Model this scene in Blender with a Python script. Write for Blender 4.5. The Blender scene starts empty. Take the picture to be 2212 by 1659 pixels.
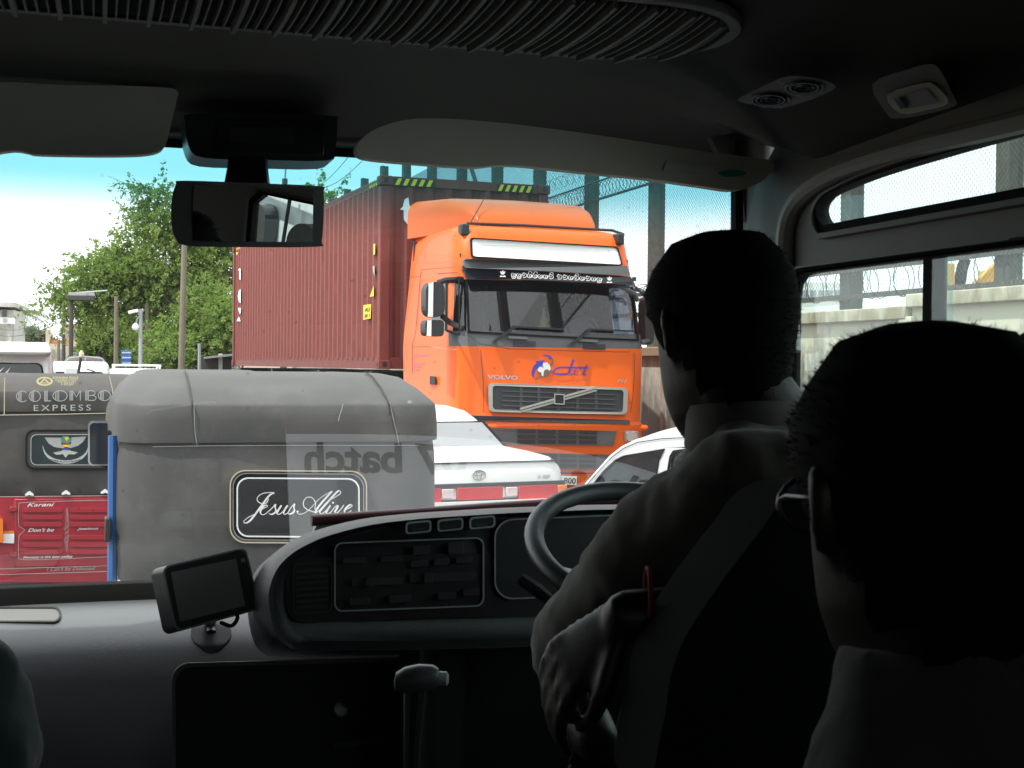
import bpy, bmesh, math, random
import numpy as np
from mathutils import Vector, Matrix
from mathutils.geometry import tessellate_polygon
R = math.radians
random.seed(7)
sc = bpy.context.scene
COL = sc.collection

# ------------------------------------------------------------------ camera
F = 2920.0; CX, CY = 1106.0, 829.5            # focal length / centre on a 2212 px wide frame
YAW, PITCH, ROLL, HC = R(17.0), 39.5 / 2920.0, 0.010, 1.75
RL = Vector((math.cos(YAW), -math.sin(YAW), 0)); FL = Vector((math.sin(YAW), math.cos(YAW), 0)); UP = Vector((0, 0, 1))
_f = (FL * math.cos(PITCH) - UP * math.sin(PITCH)).normalized()
_u = (UP * math.cos(PITCH) + FL * math.sin(PITCH)).normalized()
_r = RL * math.cos(ROLL) + _u * math.sin(ROLL)
_u = _u * math.cos(ROLL) - RL * math.sin(ROLL)
C0 = Vector((0, 0, HC))
cam = bpy.data.objects.new('camera', bpy.data.cameras.new('camera')); COL.objects.link(cam)
cam.matrix_world = Matrix(((_r.x, _u.x, -_f.x, 0), (_r.y, _u.y, -_f.y, 0), (_r.z, _u.z, -_f.z, HC), (0, 0, 0, 1)))
cam.data.sensor_width = 36.0; cam.data.lens = 36.0 * F / 2212.0
cam.data.clip_start = 0.02; cam.data.clip_end = 3000
cam.data.dof.use_dof = True; cam.data.dof.focus_distance = 9.0; cam.data.dof.aperture_fstop = 26.0
sc.camera = cam

# ------------------------------------------------------------------ sky, sun, exposure
SUN_EL = R(63.0)
_sh = (RL * -0.83 + FL * -0.56).normalized()
SUN = Vector((_sh.x * math.cos(SUN_EL), _sh.y * math.cos(SUN_EL), math.sin(SUN_EL)))   # towards the sun
world = bpy.data.worlds.new('World'); sc.world = world; world.use_nodes = True
wn, wl = world.node_tree.nodes, world.node_tree.links
wn.clear()
sky = wn.new('ShaderNodeTexSky'); sky.sky_type = 'NISHITA'; sky.sun_disc = False
sky.sun_elevation = SUN_EL; sky.sun_rotation = math.atan2(SUN.x, SUN.y)
sky.dust_density = 4.0; sky.air_density = 1.0; sky.ozone_density = 1.2
tc = wn.new('ShaderNodeTexCoord'); nz = wn.new('ShaderNodeTexNoise'); nz.inputs['Scale'].default_value = 2.2
nz.inputs['Detail'].default_value = 7; nz.inputs['Roughness'].default_value = .62
mp = wn.new('ShaderNodeMapping'); mp.inputs['Scale'].default_value = (1, 1, 2.4)
wl.new(tc.outputs['Generated'], mp.inputs['Vector']); wl.new(mp.outputs['Vector'], nz.inputs['Vector'])
cr = wn.new('ShaderNodeValToRGB'); cr.color_ramp.elements[0].position = .30; cr.color_ramp.elements[1].position = .58
cr.color_ramp.elements[0].color = (.88, .88, .88, 1); cr.color_ramp.elements[1].color = (1, 1, 1, 1)
wl.new(nz.outputs['Fac'], cr.inputs['Fac'])
mx = wn.new('ShaderNodeMix'); mx.data_type = 'RGBA'
mx.inputs[7].default_value = (13.0, 13.2, 13.4, 1)
wl.new(cr.outputs['Color'], mx.inputs[0]); wl.new(sky.outputs['Color'], mx.inputs[6])
bg = wn.new('ShaderNodeBackground'); bg.inputs['Strength'].default_value = .12
wl.new(mx.outputs[2], bg.inputs['Color'])
wo = wn.new('ShaderNodeOutputWorld'); wl.new(bg.outputs['Background'], wo.inputs['Surface'])
sl = bpy.data.lights.new('sun', 'SUN'); sl.energy = 4.2; sl.angle = R(.55); sl.color = (1, .955, .88)
so = bpy.data.objects.new('sun', sl); COL.objects.link(so); so.location = (0, 0, 30)
so.rotation_euler = SUN.to_track_quat('Z', 'Y').to_euler()
sc.view_settings.view_transform = 'Standard'; sc.view_settings.look = 'None'
sc.view_settings.gamma = 1; sc.view_settings.use_curve_mapping = False
sc.view_settings.exposure = 0.5
sc.render.engine = 'CYCLES'
sc.cycles.max_bounces = 10; sc.cycles.diffuse_bounces = 5; sc.cycles.glossy_bounces = 5
sc.cycles.transparent_max_bounces = 16; sc.cycles.use_denoising = True
sc.cycles.caustics_reflective = False; sc.cycles.caustics_refractive = False
sc.cycles.sample_clamp_indirect = 6

# ------------------------------------------------------------------ frames: pixel <-> place
class Fr:
    """A place in the street: lateral u, distance v from the eye, heading a degrees left. local x right, y ahead, z up."""
    def __init__(s, u, v, a):
        a = R(a); s.o = RL * u + FL * v
        s.fy = RL * -math.sin(a) + FL * math.cos(a); s.fx = RL * math.cos(a) + FL * math.sin(a)
        s.rz = math.atan2(s.fx.y, s.fx.x)
    def ray(s, px, py):
        d = _f + _r * ((px - CX) / F) + _u * ((CY - py) / F)
        o = C0 - s.o
        return Vector((o.dot(s.fx), o.dot(s.fy), o.z)), Vector((d.dot(s.fx), d.dot(s.fy), d.z))
    def pt(s, px, py, y=0.0):
        o, d = s.ray(px, py); return o + d * ((y - o.y) / d.y)
    def ptx(s, px, py, x):
        o, d = s.ray(px, py); return o + d * ((x - o.x) / d.x)
    def ptz(s, px, py, z):
        o, d = s.ray(px, py); return o + d * ((z - o.z) / d.z)
    def ptv(s, px, py, v):
        d = _f + _r * ((px - CX) / F) + _u * ((CY - py) / F)
        o, dl = s.ray(px, py); return o + dl * (v / d.dot(FL))
    def local(s, w):
        o = w - s.o; return Vector((o.dot(s.fx), o.dot(s.fy), o.z))
BUSF = Fr(0, 0, 17.0)          # the bus: local axes are the world axes

# ------------------------------------------------------------------ mesh helpers
def link(o, parent=None):
    COL.objects.link(o)
    if parent is not None: o.parent = parent
    return o
def tag(o, label=None, cat=None, group=None, kind=None):
    if label: o['label'] = label
    if cat: o['category'] = cat
    if group: o['group'] = group
    if kind: o['kind'] = kind
    return o
def thing(name, fr=None, label=None, cat=None, group=None, loc=None, rz=None):
    e = bpy.data.objects.new(name, None); e.empty_display_size = .2
    link(e)
    if fr is not None:
        e.location = (fr.o.x, fr.o.y, 0); e.rotation_euler = (0, 0, fr.rz)
    if loc is not None: e.location = loc
    if rz is not None: e.rotation_euler = (0, 0, rz)
    return tag(e, label, cat, group)
def mesh(name, v, f, mat, parent=None, smooth=False, auto=None):
    me = bpy.data.meshes.new(name); me.from_pydata([tuple(p) for p in v], [], f); me.update()
    if smooth:
        for p in me.polygons: p.use_smooth = True
    if mat is not None: me.materials.append(mat)
    return link(bpy.data.objects.new(name, me), parent)
def rrect(x0, z0, x1, z1, r, n=5):
    if x1 < x0: x0, x1 = x1, x0
    if z1 < z0: z0, z1 = z1, z0
    r = min(r, (x1 - x0) / 2 - 1e-5, (z1 - z0) / 2 - 1e-5); out = []
    for cx, cz, a0 in ((x1 - r, z1 - r, 0), (x0 + r, z1 - r, 90), (x0 + r, z0 + r, 180), (x1 - r, z0 + r, 270)):
        for i in range(n + 1):
            a = R(a0 + 90 * i / n); out.append((cx + r * math.cos(a), cz + r * math.sin(a)))
    return out
def ell(cx, cz, rx, rz, n=24):
    return [(cx + rx * math.cos(2 * math.pi * i / n), cz + rz * math.sin(2 * math.pi * i / n)) for i in range(n)]
def spline(pts, n=6, closed=False):
    pts = [tuple(p) for p in pts]; out = []; m = len(pts); k = len(pts[0])
    rng = range(m if closed else m - 1)
    for i in rng:
        g = lambda j: pts[j % m] if closed else pts[max(0, min(m - 1, j))]
        p0, p1, p2, p3 = g(i - 1), g(i), g(i + 1), g(i + 2)
        for j in range(n):
            t = j / n
            out.append(tuple(.5 * (2 * p1[c] + (p2[c] - p0[c]) * t + (2 * p0[c] - 5 * p1[c] + 4 * p2[c] - p3[c]) * t * t + (-p0[c] + 3 * p1[c] - 3 * p2[c] + p3[c]) * t ** 3) for c in range(k)))
    if not closed: out.append(pts[-1])
    return out
class MB:
    def __init__(s): s.v = []; s.f = []
    def add(s, v, f):
        k = len(s.v); s.v += [tuple(p) for p in v]; s.f += [tuple(i + k for i in q) for q in f]; return s
    def box(s, c, d, rot=None):
        P = [Vector((x * d[0] / 2, y * d[1] / 2, z * d[2] / 2)) for x in (-1, 1) for y in (-1, 1) for z in (-1, 1)]
        if rot is not None: P = [rot @ p for p in P]
        return s.add([p + Vector(c) for p in P], [(0, 1, 3, 2), (4, 6, 7, 5), (0, 4, 5, 1), (2, 3, 7, 6), (0, 2, 6, 4), (1, 5, 7, 3)])
    def bar(s, a, b, w, h=None, up=(0, 0, 1)):
        a, b = Vector(a), Vector(b); d = b - a; L = d.length; d.normalize(); h = h or w
        u = Vector(up)
        if abs(d.dot(u)) > .98: u = Vector((1, 0, 0))
        x = d.cross(u).normalized(); z = x.cross(d)
        P = [p + x * (i * w / 2) + z * (j * h / 2) for p in (a, b) for i in (-1, 1) for j in (-1, 1)]
        return s.add(P, [(0, 1, 3, 2), (4, 6, 7, 5), (0, 4, 5, 1), (2, 3, 7, 6), (0, 2, 6, 4), (1, 5, 7, 3)])
    def tube(s, pts, r, n=8, caps=True, closed=False):
        pts = [Vector(p) for p in pts]; m = len(pts); rs = r if hasattr(r, '__len__') else [r] * m
        V = []; x = None
        for i, p in enumerate(pts):
            if closed: d = pts[(i + 1) % m] - pts[i - 1]
            else: d = pts[min(i + 1, m - 1)] - pts[max(i - 1, 0)]
            d.normalize()
            if x is None:
                u = Vector((0, 0, 1)) if abs(d.z) < .9 else Vector((1, 0, 0)); x = d.cross(u).normalized()
            else:
                x = (x - d * x.dot(d)); x = x.normalized() if x.length > 1e-6 else d.orthogonal().normalized()
            y = d.cross(x)
            for j in range(n):
                a = 2 * math.pi * j / n; V.append(p + (x * math.cos(a) + y * math.sin(a)) * rs[i])
        Fc = []
        for i in range(m if closed else m - 1):
            for j in range(n):
                a, b = i * n + j, i * n + (j + 1) % n; c, d2 = ((i + 1) % m) * n + (j + 1) % n, ((i + 1) % m) * n + j
                Fc.append((a, b, c, d2))
        if caps and not closed: Fc += [tuple(range(n - 1, -1, -1)), tuple(range((m - 1) * n, m * n))]
        return s.add(V, Fc)
    def loft(s, rings, caps=True, closed=True):
        n = len(rings[0]); V = [p for r in rings for p in r]; Fc = []
        for i in range(len(rings) - 1):
            for j in range(n if closed else n - 1):
                Fc.append((i * n + j, i * n + (j + 1) % n, (i + 1) * n + (j + 1) % n, (i + 1) * n + j))
        if caps: Fc += [tuple(range(n - 1, -1, -1)), tuple(range((len(rings) - 1) * n, len(rings) * n))]
        return s.add(V, Fc)
    def plate(s, polys, fn, t0, t1):
        """polygon with holes (lists of 2-tuples), fn(a,b,t)->3D, between offsets t0 and t1"""
        sb = getattr(fn, 'sub', 0)
        if sb: polys = [[(a[0] + (b[0] - a[0]) * j / n, a[1] + (b[1] - a[1]) * j / n) for a, b in zip(q, list(q[1:]) + [q[0]]) for n in (max(1, int(math.hypot(b[0] - a[0], b[1] - a[1]) / sb)),) for j in range(n)] for q in polys]
        flat = [p for q in polys for p in q]
        tris = tessellate_polygon([[Vector((p[0], p[1], 0)) for p in q] for q in polys])
        k = len(flat); V = [fn(p[0], p[1], t0) for p in flat] + [fn(p[0], p[1], t1) for p in flat]
        Fc = [tuple(t) for t in tris] + [(t[2] + k, t[1] + k, t[0] + k) for t in tris]
        o = 0
        for q in polys:
            m = len(q)
            for i in range(m): Fc.append((o + i, o + (i + 1) % m, o + (i + 1) % m + k, o + i + k))
            o += m
        return s.add(V, Fc)
    def lathe(s, prof, n=20, c=(0, 0, 0), axis='z'):
        V = []
        for r, h in prof:
            for j in range(n):
                a = 2 * math.pi * j / n; p = (r * math.cos(a), r * math.sin(a), h)
                if axis == 'x': p = (h, p[0], p[1])
                if axis == 'y': p = (p[0], h, p[1])
                V.append((p[0] + c[0], p[1] + c[1], p[2] + c[2]))
        m = len(prof); Fc = [(i * n + j, i * n + (j + 1) % n, (i + 1) * n + (j + 1) % n, (i + 1) * n + j) for i in range(m - 1) for j in range(n)]
        Fc += [tuple(range(n - 1, -1, -1)), tuple(range((m - 1) * n, m * n))]
        return s.add(V, Fc)
    def build(s, name, mat, parent=None, smooth=False, bevel=0, seg=2, angle=35, fix=True):
        o = mesh(name, s.v, s.f, mat, parent)
        if fix:
            bm = bmesh.new(); bm.from_mesh(o.data); bmesh.ops.recalc_face_normals(bm, faces=bm.faces); bm.to_mesh(o.data); bm.free()
        if bevel:
            m = o.modifiers.new('b', 'BEVEL'); m.width = bevel; m.segments = seg; m.limit_method = 'ANGLE'; m.angle_limit = R(angle)
            smooth = smooth or seg > 1
        if smooth:
            o.data.shade_smooth()
            o.data.set_sharp_from_angle(angle=R(angle))
        return o
def XZ(y=0.0):   # map for plates standing across the local y axis
    return lambda a, b, t: (a, y + t, b)
def YZ(x=0.0):
    return lambda a, b, t: (x + t, a, b)
def XY(z=0.0):
    return lambda a, b, t: (a, b, z + t)
def pxpoly(fr, pts, y=0.0):
    return [(p.x, p.z) for p in (fr.pt(a, b, y) for a, b in pts)]

# text and lettering --------------------------------------------------------
def text2d(s, bold=0.0, space=1.0, shear=0.0):
    cu = bpy.data.curves.new('t', 'FONT'); cu.body = s; cu.size = 1; cu.offset = bold; cu.space_character = space; cu.shear = shear
    cu.resolution_u = 3; cu.fill_mode = 'FRONT'
    o = bpy.data.objects.new('t', cu); me = bpy.data.meshes.new_from_object(o)
    V = [(v.co.x, v.co.y) for v in me.vertices]; Fc = [tuple(p.vertices) for p in me.polygons]
    bpy.data.objects.remove(o); bpy.data.curves.remove(cu); bpy.data.meshes.remove(me)
    return V, Fc
def fit(V, quad):
    """normalise 2D verts into the pixel quad TL,TR,BR,BL"""
    xs = [p[0] for p in V]; ys = [p[1] for p in V]; x0, x1, y0, y1 = min(xs), max(xs), min(ys), max(ys)
    tl, tr, br, bl = quad; out = []
    for x, y in V:
        a = (x - x0) / (x1 - x0); b = (y1 - y) / (y1 - y0)
        out.append(tuple((tl[c] * (1 - a) + tr[c] * a) * (1 - b) + (bl[c] * (1 - a) + br[c] * a) * b for c in (0, 1)))
    return out
def ribbon(pts, w):
    """2D centre line -> quads; w number or list or function of the direction"""
    V, Fc = [], []; m = len(pts)
    for i, p in enumerate(pts):
        a, b = pts[max(i - 1, 0)], pts[min(i + 1, m - 1)]; dx, dy = b[0] - a[0], b[1] - a[1]; L = math.hypot(dx, dy) or 1
        ww = w(dx / L, dy / L) if callable(w) else (w[i] if hasattr(w, '__len__') else w)
        nx, ny = -dy / L * ww / 2, dx / L * ww / 2; V += [(p[0] + nx, p[1] + ny), (p[0] - nx, p[1] - ny)]
        if i: k = 2 * i; Fc.append((k - 2, k - 1, k + 1, k))
    return V, Fc
def decal(name, pieces, mat, parent, fn):
    """pieces: list of (V2 in pixels, faces); fn(px,py)->local point"""
    mb = MB()
    for V, Fc in pieces: mb.add([fn(*p) for p in V], Fc)
    return mb.build(name, mat, parent, fix=False)
def quad(x0, y0, x1, y1, sl=0.0):
    return ((x0, y0), (x1, y0 + sl), (x1, y1 + sl), (x0, y1))
def poly2(pts):
    t = tessellate_polygon([[Vector((p[0], p[1], 0)) for p in pts]]); return (list(pts), [tuple(q) for q in t])

# ------------------------------------------------------------------ materials
def mat(name, col, rough=.5, metal=0.0, var=0.0, scale=8.0, bump=0.0, bscale=60.0, spec=.5, coat=0.0, dirt=None, dscale=3.0, dlo=.45, dhi=.7, alpha=None, sheen=0.0, detail=4):
    m = bpy.data.materials.new(name); m.use_nodes = True; n, l = m.node_tree.nodes, m.node_tree.links
    b = n['Principled BSDF']; b.inputs['Base Color'].default_value = (*col, 1); b.inputs['Roughness'].default_value = rough
    b.inputs['Metallic'].default_value = metal; b.inputs['Specular IOR Level'].default_value = spec
    if coat: b.inputs['Coat Weight'].default_value = coat; b.inputs['Coat Roughness'].default_value = .06
    if sheen: b.inputs['Sheen Weight'].default_value = sheen
    t = n.new('ShaderNodeTexCoord'); src = None
    if var or dirt:
        z = n.new('ShaderNodeTexNoise'); z.inputs['Scale'].default_value = scale; z.inputs['Detail'].default_value = detail
        l.new(t.outputs['Object'], z.inputs['Vector'])
        h = n.new('ShaderNodeMix'); h.data_type = 'RGBA'
        h.inputs[6].default_value = (*[max(0, c * (1 - var)) for c in col], 1); h.inputs[7].default_value = (*[min(1, c * (1 + var)) for c in col], 1)
        l.new(z.outputs['Fac'], h.inputs[0]); src = h.outputs[2]
        if dirt:
            z2 = n.new('ShaderNodeTexNoise'); z2.inputs['Scale'].default_value = dscale; z2.inputs['Detail'].default_value = 8; z2.inputs['Roughness'].default_value = .7
            l.new(t.outputs['Object'], z2.inputs['Vector'])
            rp = n.new('ShaderNodeValToRGB'); rp.color_ramp.elements[0].position = dlo; rp.color_ramp.elements[1].position = dhi
            l.new(z2.outputs['Fac'], rp.inputs['Fac'])
            h2 = n.new('ShaderNodeMix'); h2.data_type = 'RGBA'; l.new(rp.outputs['Color'], h2.inputs[0]); l.new(src, h2.inputs[6]); h2.inputs[7].default_value = (*dirt, 1)
            src = h2.outputs[2]
            rr = n.new('ShaderNodeMapRange'); rr.inputs['To Min'].default_value = rough; rr.inputs['To Max'].default_value = min(1, rough + .3)
            l.new(rp.outputs['Color'], rr.inputs['Value']); l.new(rr.outputs['Result'], b.inputs['Roughness'])
        l.new(src, b.inputs['Base Color'])
    if bump:
        z3 = n.new('ShaderNodeTexNoise'); z3.inputs['Scale'].default_value = bscale; z3.inputs['Detail'].default_value = 4
        l.new(t.outputs['Object'], z3.inputs['Vector'])
        bp = n.new('ShaderNodeBump'); bp.inputs['Strength'].default_value = bump; bp.inputs['Distance'].default_value = .01
        l.new(z3.outputs['Fac'], bp.inputs['Height']); l.new(bp.outputs['Normal'], b.inputs['Normal'])
    return m
def glass(name, tint, k=1.0, dust=0.0, rough=0.0, dust_reflect_col=(.7, .7, .68), band=None):
    """thin pane: see-through + fresnel reflection + a little dust"""
    m = bpy.data.materials.new(name); m.use_nodes = True; n, l = m.node_tree.nodes, m.node_tree.links; n.clear()
    out = n.new('ShaderNodeOutputMaterial'); tr = n.new('ShaderNodeBsdfTransparent'); gl = n.new('ShaderNodeBsdfGlossy')
    tr.inputs['Color'].default_value = (*tint, 1); gl.inputs['Roughness'].default_value = rough
    fr = n.new('ShaderNodeLayerWeight'); pw = n.new('ShaderNodeMath'); pw.operation = 'POWER'; pw.inputs[1].default_value = 5; l.new(fr.outputs['Facing'], pw.inputs[0])   # Schlick, the same from both sides
    mu = n.new('ShaderNodeMath'); mu.operation = 'MULTIPLY_ADD'; mu.inputs[1].default_value = .96 * min(1, k); mu.inputs[2].default_value = .04 * k; mu.use_clamp = True; l.new(pw.outputs[0], mu.inputs[0])
    mi = n.new('ShaderNodeMixShader'); l.new(mu.outputs[0], mi.inputs['Fac']); l.new(tr.outputs['BSDF'], mi.inputs[1]); l.new(gl.outputs['BSDF'], mi.inputs[2])
    last = mi
    if band:        # a shade band moulded in the top of the pane, (z clear, z full, colour)
        t = n.new('ShaderNodeTexCoord'); sp = n.new('ShaderNodeSeparateXYZ'); l.new(t.outputs['Object'], sp.inputs['Vector'])
        mr = n.new('ShaderNodeMapRange'); mr.interpolation_type = 'SMOOTHSTEP'; mr.inputs['From Min'].default_value = band[0]; mr.inputs['From Max'].default_value = band[1]
        l.new(sp.outputs['Z'], mr.inputs['Value'])
        cm = n.new('ShaderNodeMix'); cm.data_type = 'RGBA'; l.new(mr.outputs['Result'], cm.inputs[0])
        cm.inputs[6].default_value = (*tint, 1); cm.inputs[7].default_value = (*band[2], 1)
        vo = n.new('ShaderNodeTexVoronoi'); vo.inputs['Scale'].default_value = 26; l.new(t.outputs['Object'], vo.inputs['Vector'])      # dried rain specks
        vn = n.new('ShaderNodeTexNoise'); vn.inputs['Scale'].default_value = 5; l.new(t.outputs['Object'], vn.inputs['Vector'])
        va = n.new('ShaderNodeMath'); va.operation = 'LESS_THAN'; va.inputs[1].default_value = .10; l.new(vo.outputs['Distance'], va.inputs[0])
        vb = n.new('ShaderNodeMath'); vb.operation = 'GREATER_THAN'; vb.inputs[1].default_value = .5; l.new(vn.outputs['Fac'], vb.inputs[0])
        vc = n.new('ShaderNodeMath'); vc.operation = 'MULTIPLY'; l.new(va.outputs[0], vc.inputs[0]); l.new(vb.outputs[0], vc.inputs[1])
        vd = n.new('ShaderNodeMath'); vd.operation = 'MULTIPLY'; vd.inputs[1].default_value = .32; l.new(vc.outputs[0], vd.inputs[0])
        vm = n.new('ShaderNodeMix'); vm.data_type = 'RGBA'; l.new(vd.outputs[0], vm.inputs[0]); l.new(cm.outputs[2], vm.inputs[6]); vm.inputs[7].default_value = (.2, .28, .3, 1); l.new(vm.outputs[2], tr.inputs['Color'])
    if dust:
        df = n.new('ShaderNodeBsdfTranslucent'); df.inputs['Color'].default_value = (*dust_reflect_col, 1)
        if band:      # the shade band itself scatters a little of its own colour
            cd = n.new('ShaderNodeMix'); cd.data_type = 'RGBA'; l.new(mr.outputs['Result'], cd.inputs[0]); cd.inputs[6].default_value = (*dust_reflect_col, 1); cd.inputs[7].default_value = (.25, .75, .8, 1); l.new(cd.outputs[2], df.inputs['Color'])
        t2 = n.new('ShaderNodeTexCoord'); z = n.new('ShaderNodeTexNoise'); z.inputs['Scale'].default_value = 3.0; z.inputs['Detail'].default_value = 6
        l.new(t2.outputs['Object'], z.inputs['Vector'])
        m2 = n.new('ShaderNodeMath'); m2.operation = 'MULTIPLY'; m2.inputs[1].default_value = dust * 2; l.new(z.outputs['Fac'], m2.inputs[0])
        if band:
            m3 = n.new('ShaderNodeMath'); m3.operation = 'MULTIPLY_ADD'; m3.inputs[1].default_value = .016; l.new(mr.outputs['Result'], m3.inputs[0]); l.new(m2.outputs[0], m3.inputs[2]); m2 = m3
        md = n.new('ShaderNodeMixShader'); l.new(m2.outputs[0], md.inputs['Fac']); l.new(mi.outputs['Shader'], md.inputs[1]); l.new(df.outputs['BSDF'], md.inputs[2]); last = md
    l.new(last.outputs['Shader'], out.inputs['Surface'])
    return m
M = {}
M['orange'] = mat('orange_paint', (.80, .118, .006), .4, var=.05, scale=3, coat=.12, spec=.3, dirt=(.5, .09, .02), dscale=26, dlo=.62, dhi=.8)
M['cab_grey'] = mat('cab_grey_plastic', (.085, .09, .095), .5, var=.1)
M['dark_grille'] = mat('dark_grille', (.045, .05, .055), .5, var=.1)
M['black'] = mat('black_plastic', (.018, .018, .019), .45)
M['visor_black'] = mat('smoked_visor', (.02, .023, .03), .12)
M['rubber'] = mat('rubber', (.008, .008, .008), .8, spec=.15)
M['tyre'] = mat('tyre_rubber', (.02, .02, .02), .8, bump=.3)
M['silver'] = mat('satin_silver', (.62, .62, .6), .32, metal=.7)
M['chrome'] = mat('chrome', (.75, .75, .75), .12, metal=1.0)
M['white_sign'] = mat('white_sign_face', (.8, .81, .8), .4, var=.03)
M['white_decal'] = mat('white_decal', (.82, .82, .82), .5)
M['white_paint'] = mat('white_car_paint', (.78, .79, .79), .25, coat=.4, var=.02, dirt=(.6, .59, .55), dscale=4, dlo=.6, dhi=.85)
M['blue_decal'] = mat('blue_decal', (.045, .06, .45), .4)
M['grey_decal'] = mat('grey_decal', (.19, .13, .09), .5)
M['mauve_decal'] = mat('faded_mauve_decal', (.72, .13, .16), .5)
M['maroon'] = mat('container_maroon', (.185, .034, .025), .55, var=.12, scale=2.5, dirt=(.24, .07, .052), dscale=2.6, dlo=.48, dhi=.8, bump=.06, bscale=6)
M['yellow'] = mat('yellow_vinyl', (.85, .6, .02), .5)
M['hazard_black'] = mat('hazard_black', (.02, .02, .02), .5)
M['canvas'] = mat('black_canvas', (.063, .0615, .059), .6, var=.18, scale=5, bump=.16, bscale=260, spec=.45, dirt=(.135, .132, .126), dscale=3.5, dlo=.5, dhi=.9)
M['canvas_b'] = mat('brown_black_canvas', (.06, .055, .051), .66, var=.14, scale=5, bump=.15, bscale=240, spec=.35, dirt=(.1, .092, .085), dscale=4, dlo=.5, dhi=.9)
M['thread'] = mat('cream_piping', (.55, .48, .36), .6)
M['seam'] = mat('dark_stitching', (.03, .03, .03), .7)
M['blue_paint'] = mat('blue_tuk_paint', (.015, .10, .32), .28, coat=.4, var=.05)
M['red_paint'] = mat('red_tuk_paint', (.32, .017, .028), .35, coat=.2, var=.08, dirt=(.22, .025, .03), dscale=9, dlo=.6, dhi=.85)
M['tuk_glass'] = glass('tuk_window_vinyl', (.5, .52, .54), 1.3, .006, .01)
M['tuk_glass_b'] = mat('tinted_tuk_window', (.02, .032, .033), .12, var=.2)
M['sticker_grey'] = mat('sticker_grey', (.42, .43, .42), .5)
M['green_decal'] = mat('green_decal', (.05, .3, .24), .5)
M['red_lamp'] = mat('red_lamp', (.5, .012, .02), .12, coat=.5, var=.2, scale=40)
M['amber'] = mat('amber_lamp', (.75, .2, .02), .15, coat=.5)
M['clear_lamp'] = mat('clear_lamp', (.62, .5, .5), .12, coat=.5, var=.15, scale=40)
M['car_glass'] = glass('car_window', (.32, .35, .36), 1.8, .10, .02, dust_reflect_col=(.8, .8, .8))
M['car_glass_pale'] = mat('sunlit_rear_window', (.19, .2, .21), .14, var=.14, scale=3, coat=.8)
M['dark_glass'] = mat('dark_window', (.02, .024, .03), .06, coat=.5, var=.2)
M['cab_glass'] = glass('cab_windscreen', (.30, .33, .38), 2.6, .10, .01, dust_reflect_col=(.42, .5, .7))  # bluish veil colour here stands in for sky reflected in the windscreen
M['cabin_dark'] = mat('dark_cabin_trim', (.035, .037, .042), .8)
M['leaf'] = None
# ================================================================== the setting
M['asphalt'] = mat('asphalt', (.055, .054, .052), .85, var=.25, scale=2, bump=.4, bscale=120, dirt=(.1, .095, .085), dscale=.7)
M['earth'] = mat('dusty_ground', (.22, .18, .13), .95, var=.25, scale=1.2, bump=.3, bscale=20)
M['road_paint'] = mat('worn_road_paint', (.6, .6, .57), .7, dirt=(.2, .2, .19), dscale=9, dlo=.45, dhi=.6)
M['kerb'] = mat('kerb_concrete', (.34, .33, .3), .85, var=.15, bump=.2)
WL = Fr(4.16, 12.2, 18.0)          # along the wall: local y runs down the road, x to the right (behind the wall)
def street(name, x0, x1, y0, y1, z, m):
    o = mesh(name, [(x0, y0, z), (x1, y0, z), (x1, y1, z), (x0, y1, z)], [(0, 1, 2, 3)], m)
    o.location = (WL.o.x, WL.o.y, 0); o.rotation_euler = (0, 0, WL.rz); return tag(o, kind='structure')
street('ground', -600, 600, -300, 1500, -.008, M['earth'])
street('road', -13.0, -.9, -60, 400, -.004, M['asphalt'])
mk = MB()
for i in range(-4, 30):
    mk.add([(-6.6, i * 6, .0), (-6.48, i * 6, .0), (-6.48, i * 6 + 3, .0), (-6.6, i * 6 + 3, .0)], [(0, 1, 2, 3)])
o = mk.build('road_marking', M['road_paint'], fix=False); o.location = (WL.o.x, WL.o.y, 0); o.rotation_euler = (0, 0, WL.rz); tag(o, kind='structure')
kb = MB().box((-.75, 60, .06), (.3, 200, .13)); o = kb.build('kerb', M['kerb'], bevel=.02); o.location = (WL.o.x, WL.o.y, 0); o.rotation_euler = (0, 0, WL.rz); tag(o, kind='structure')

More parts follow.
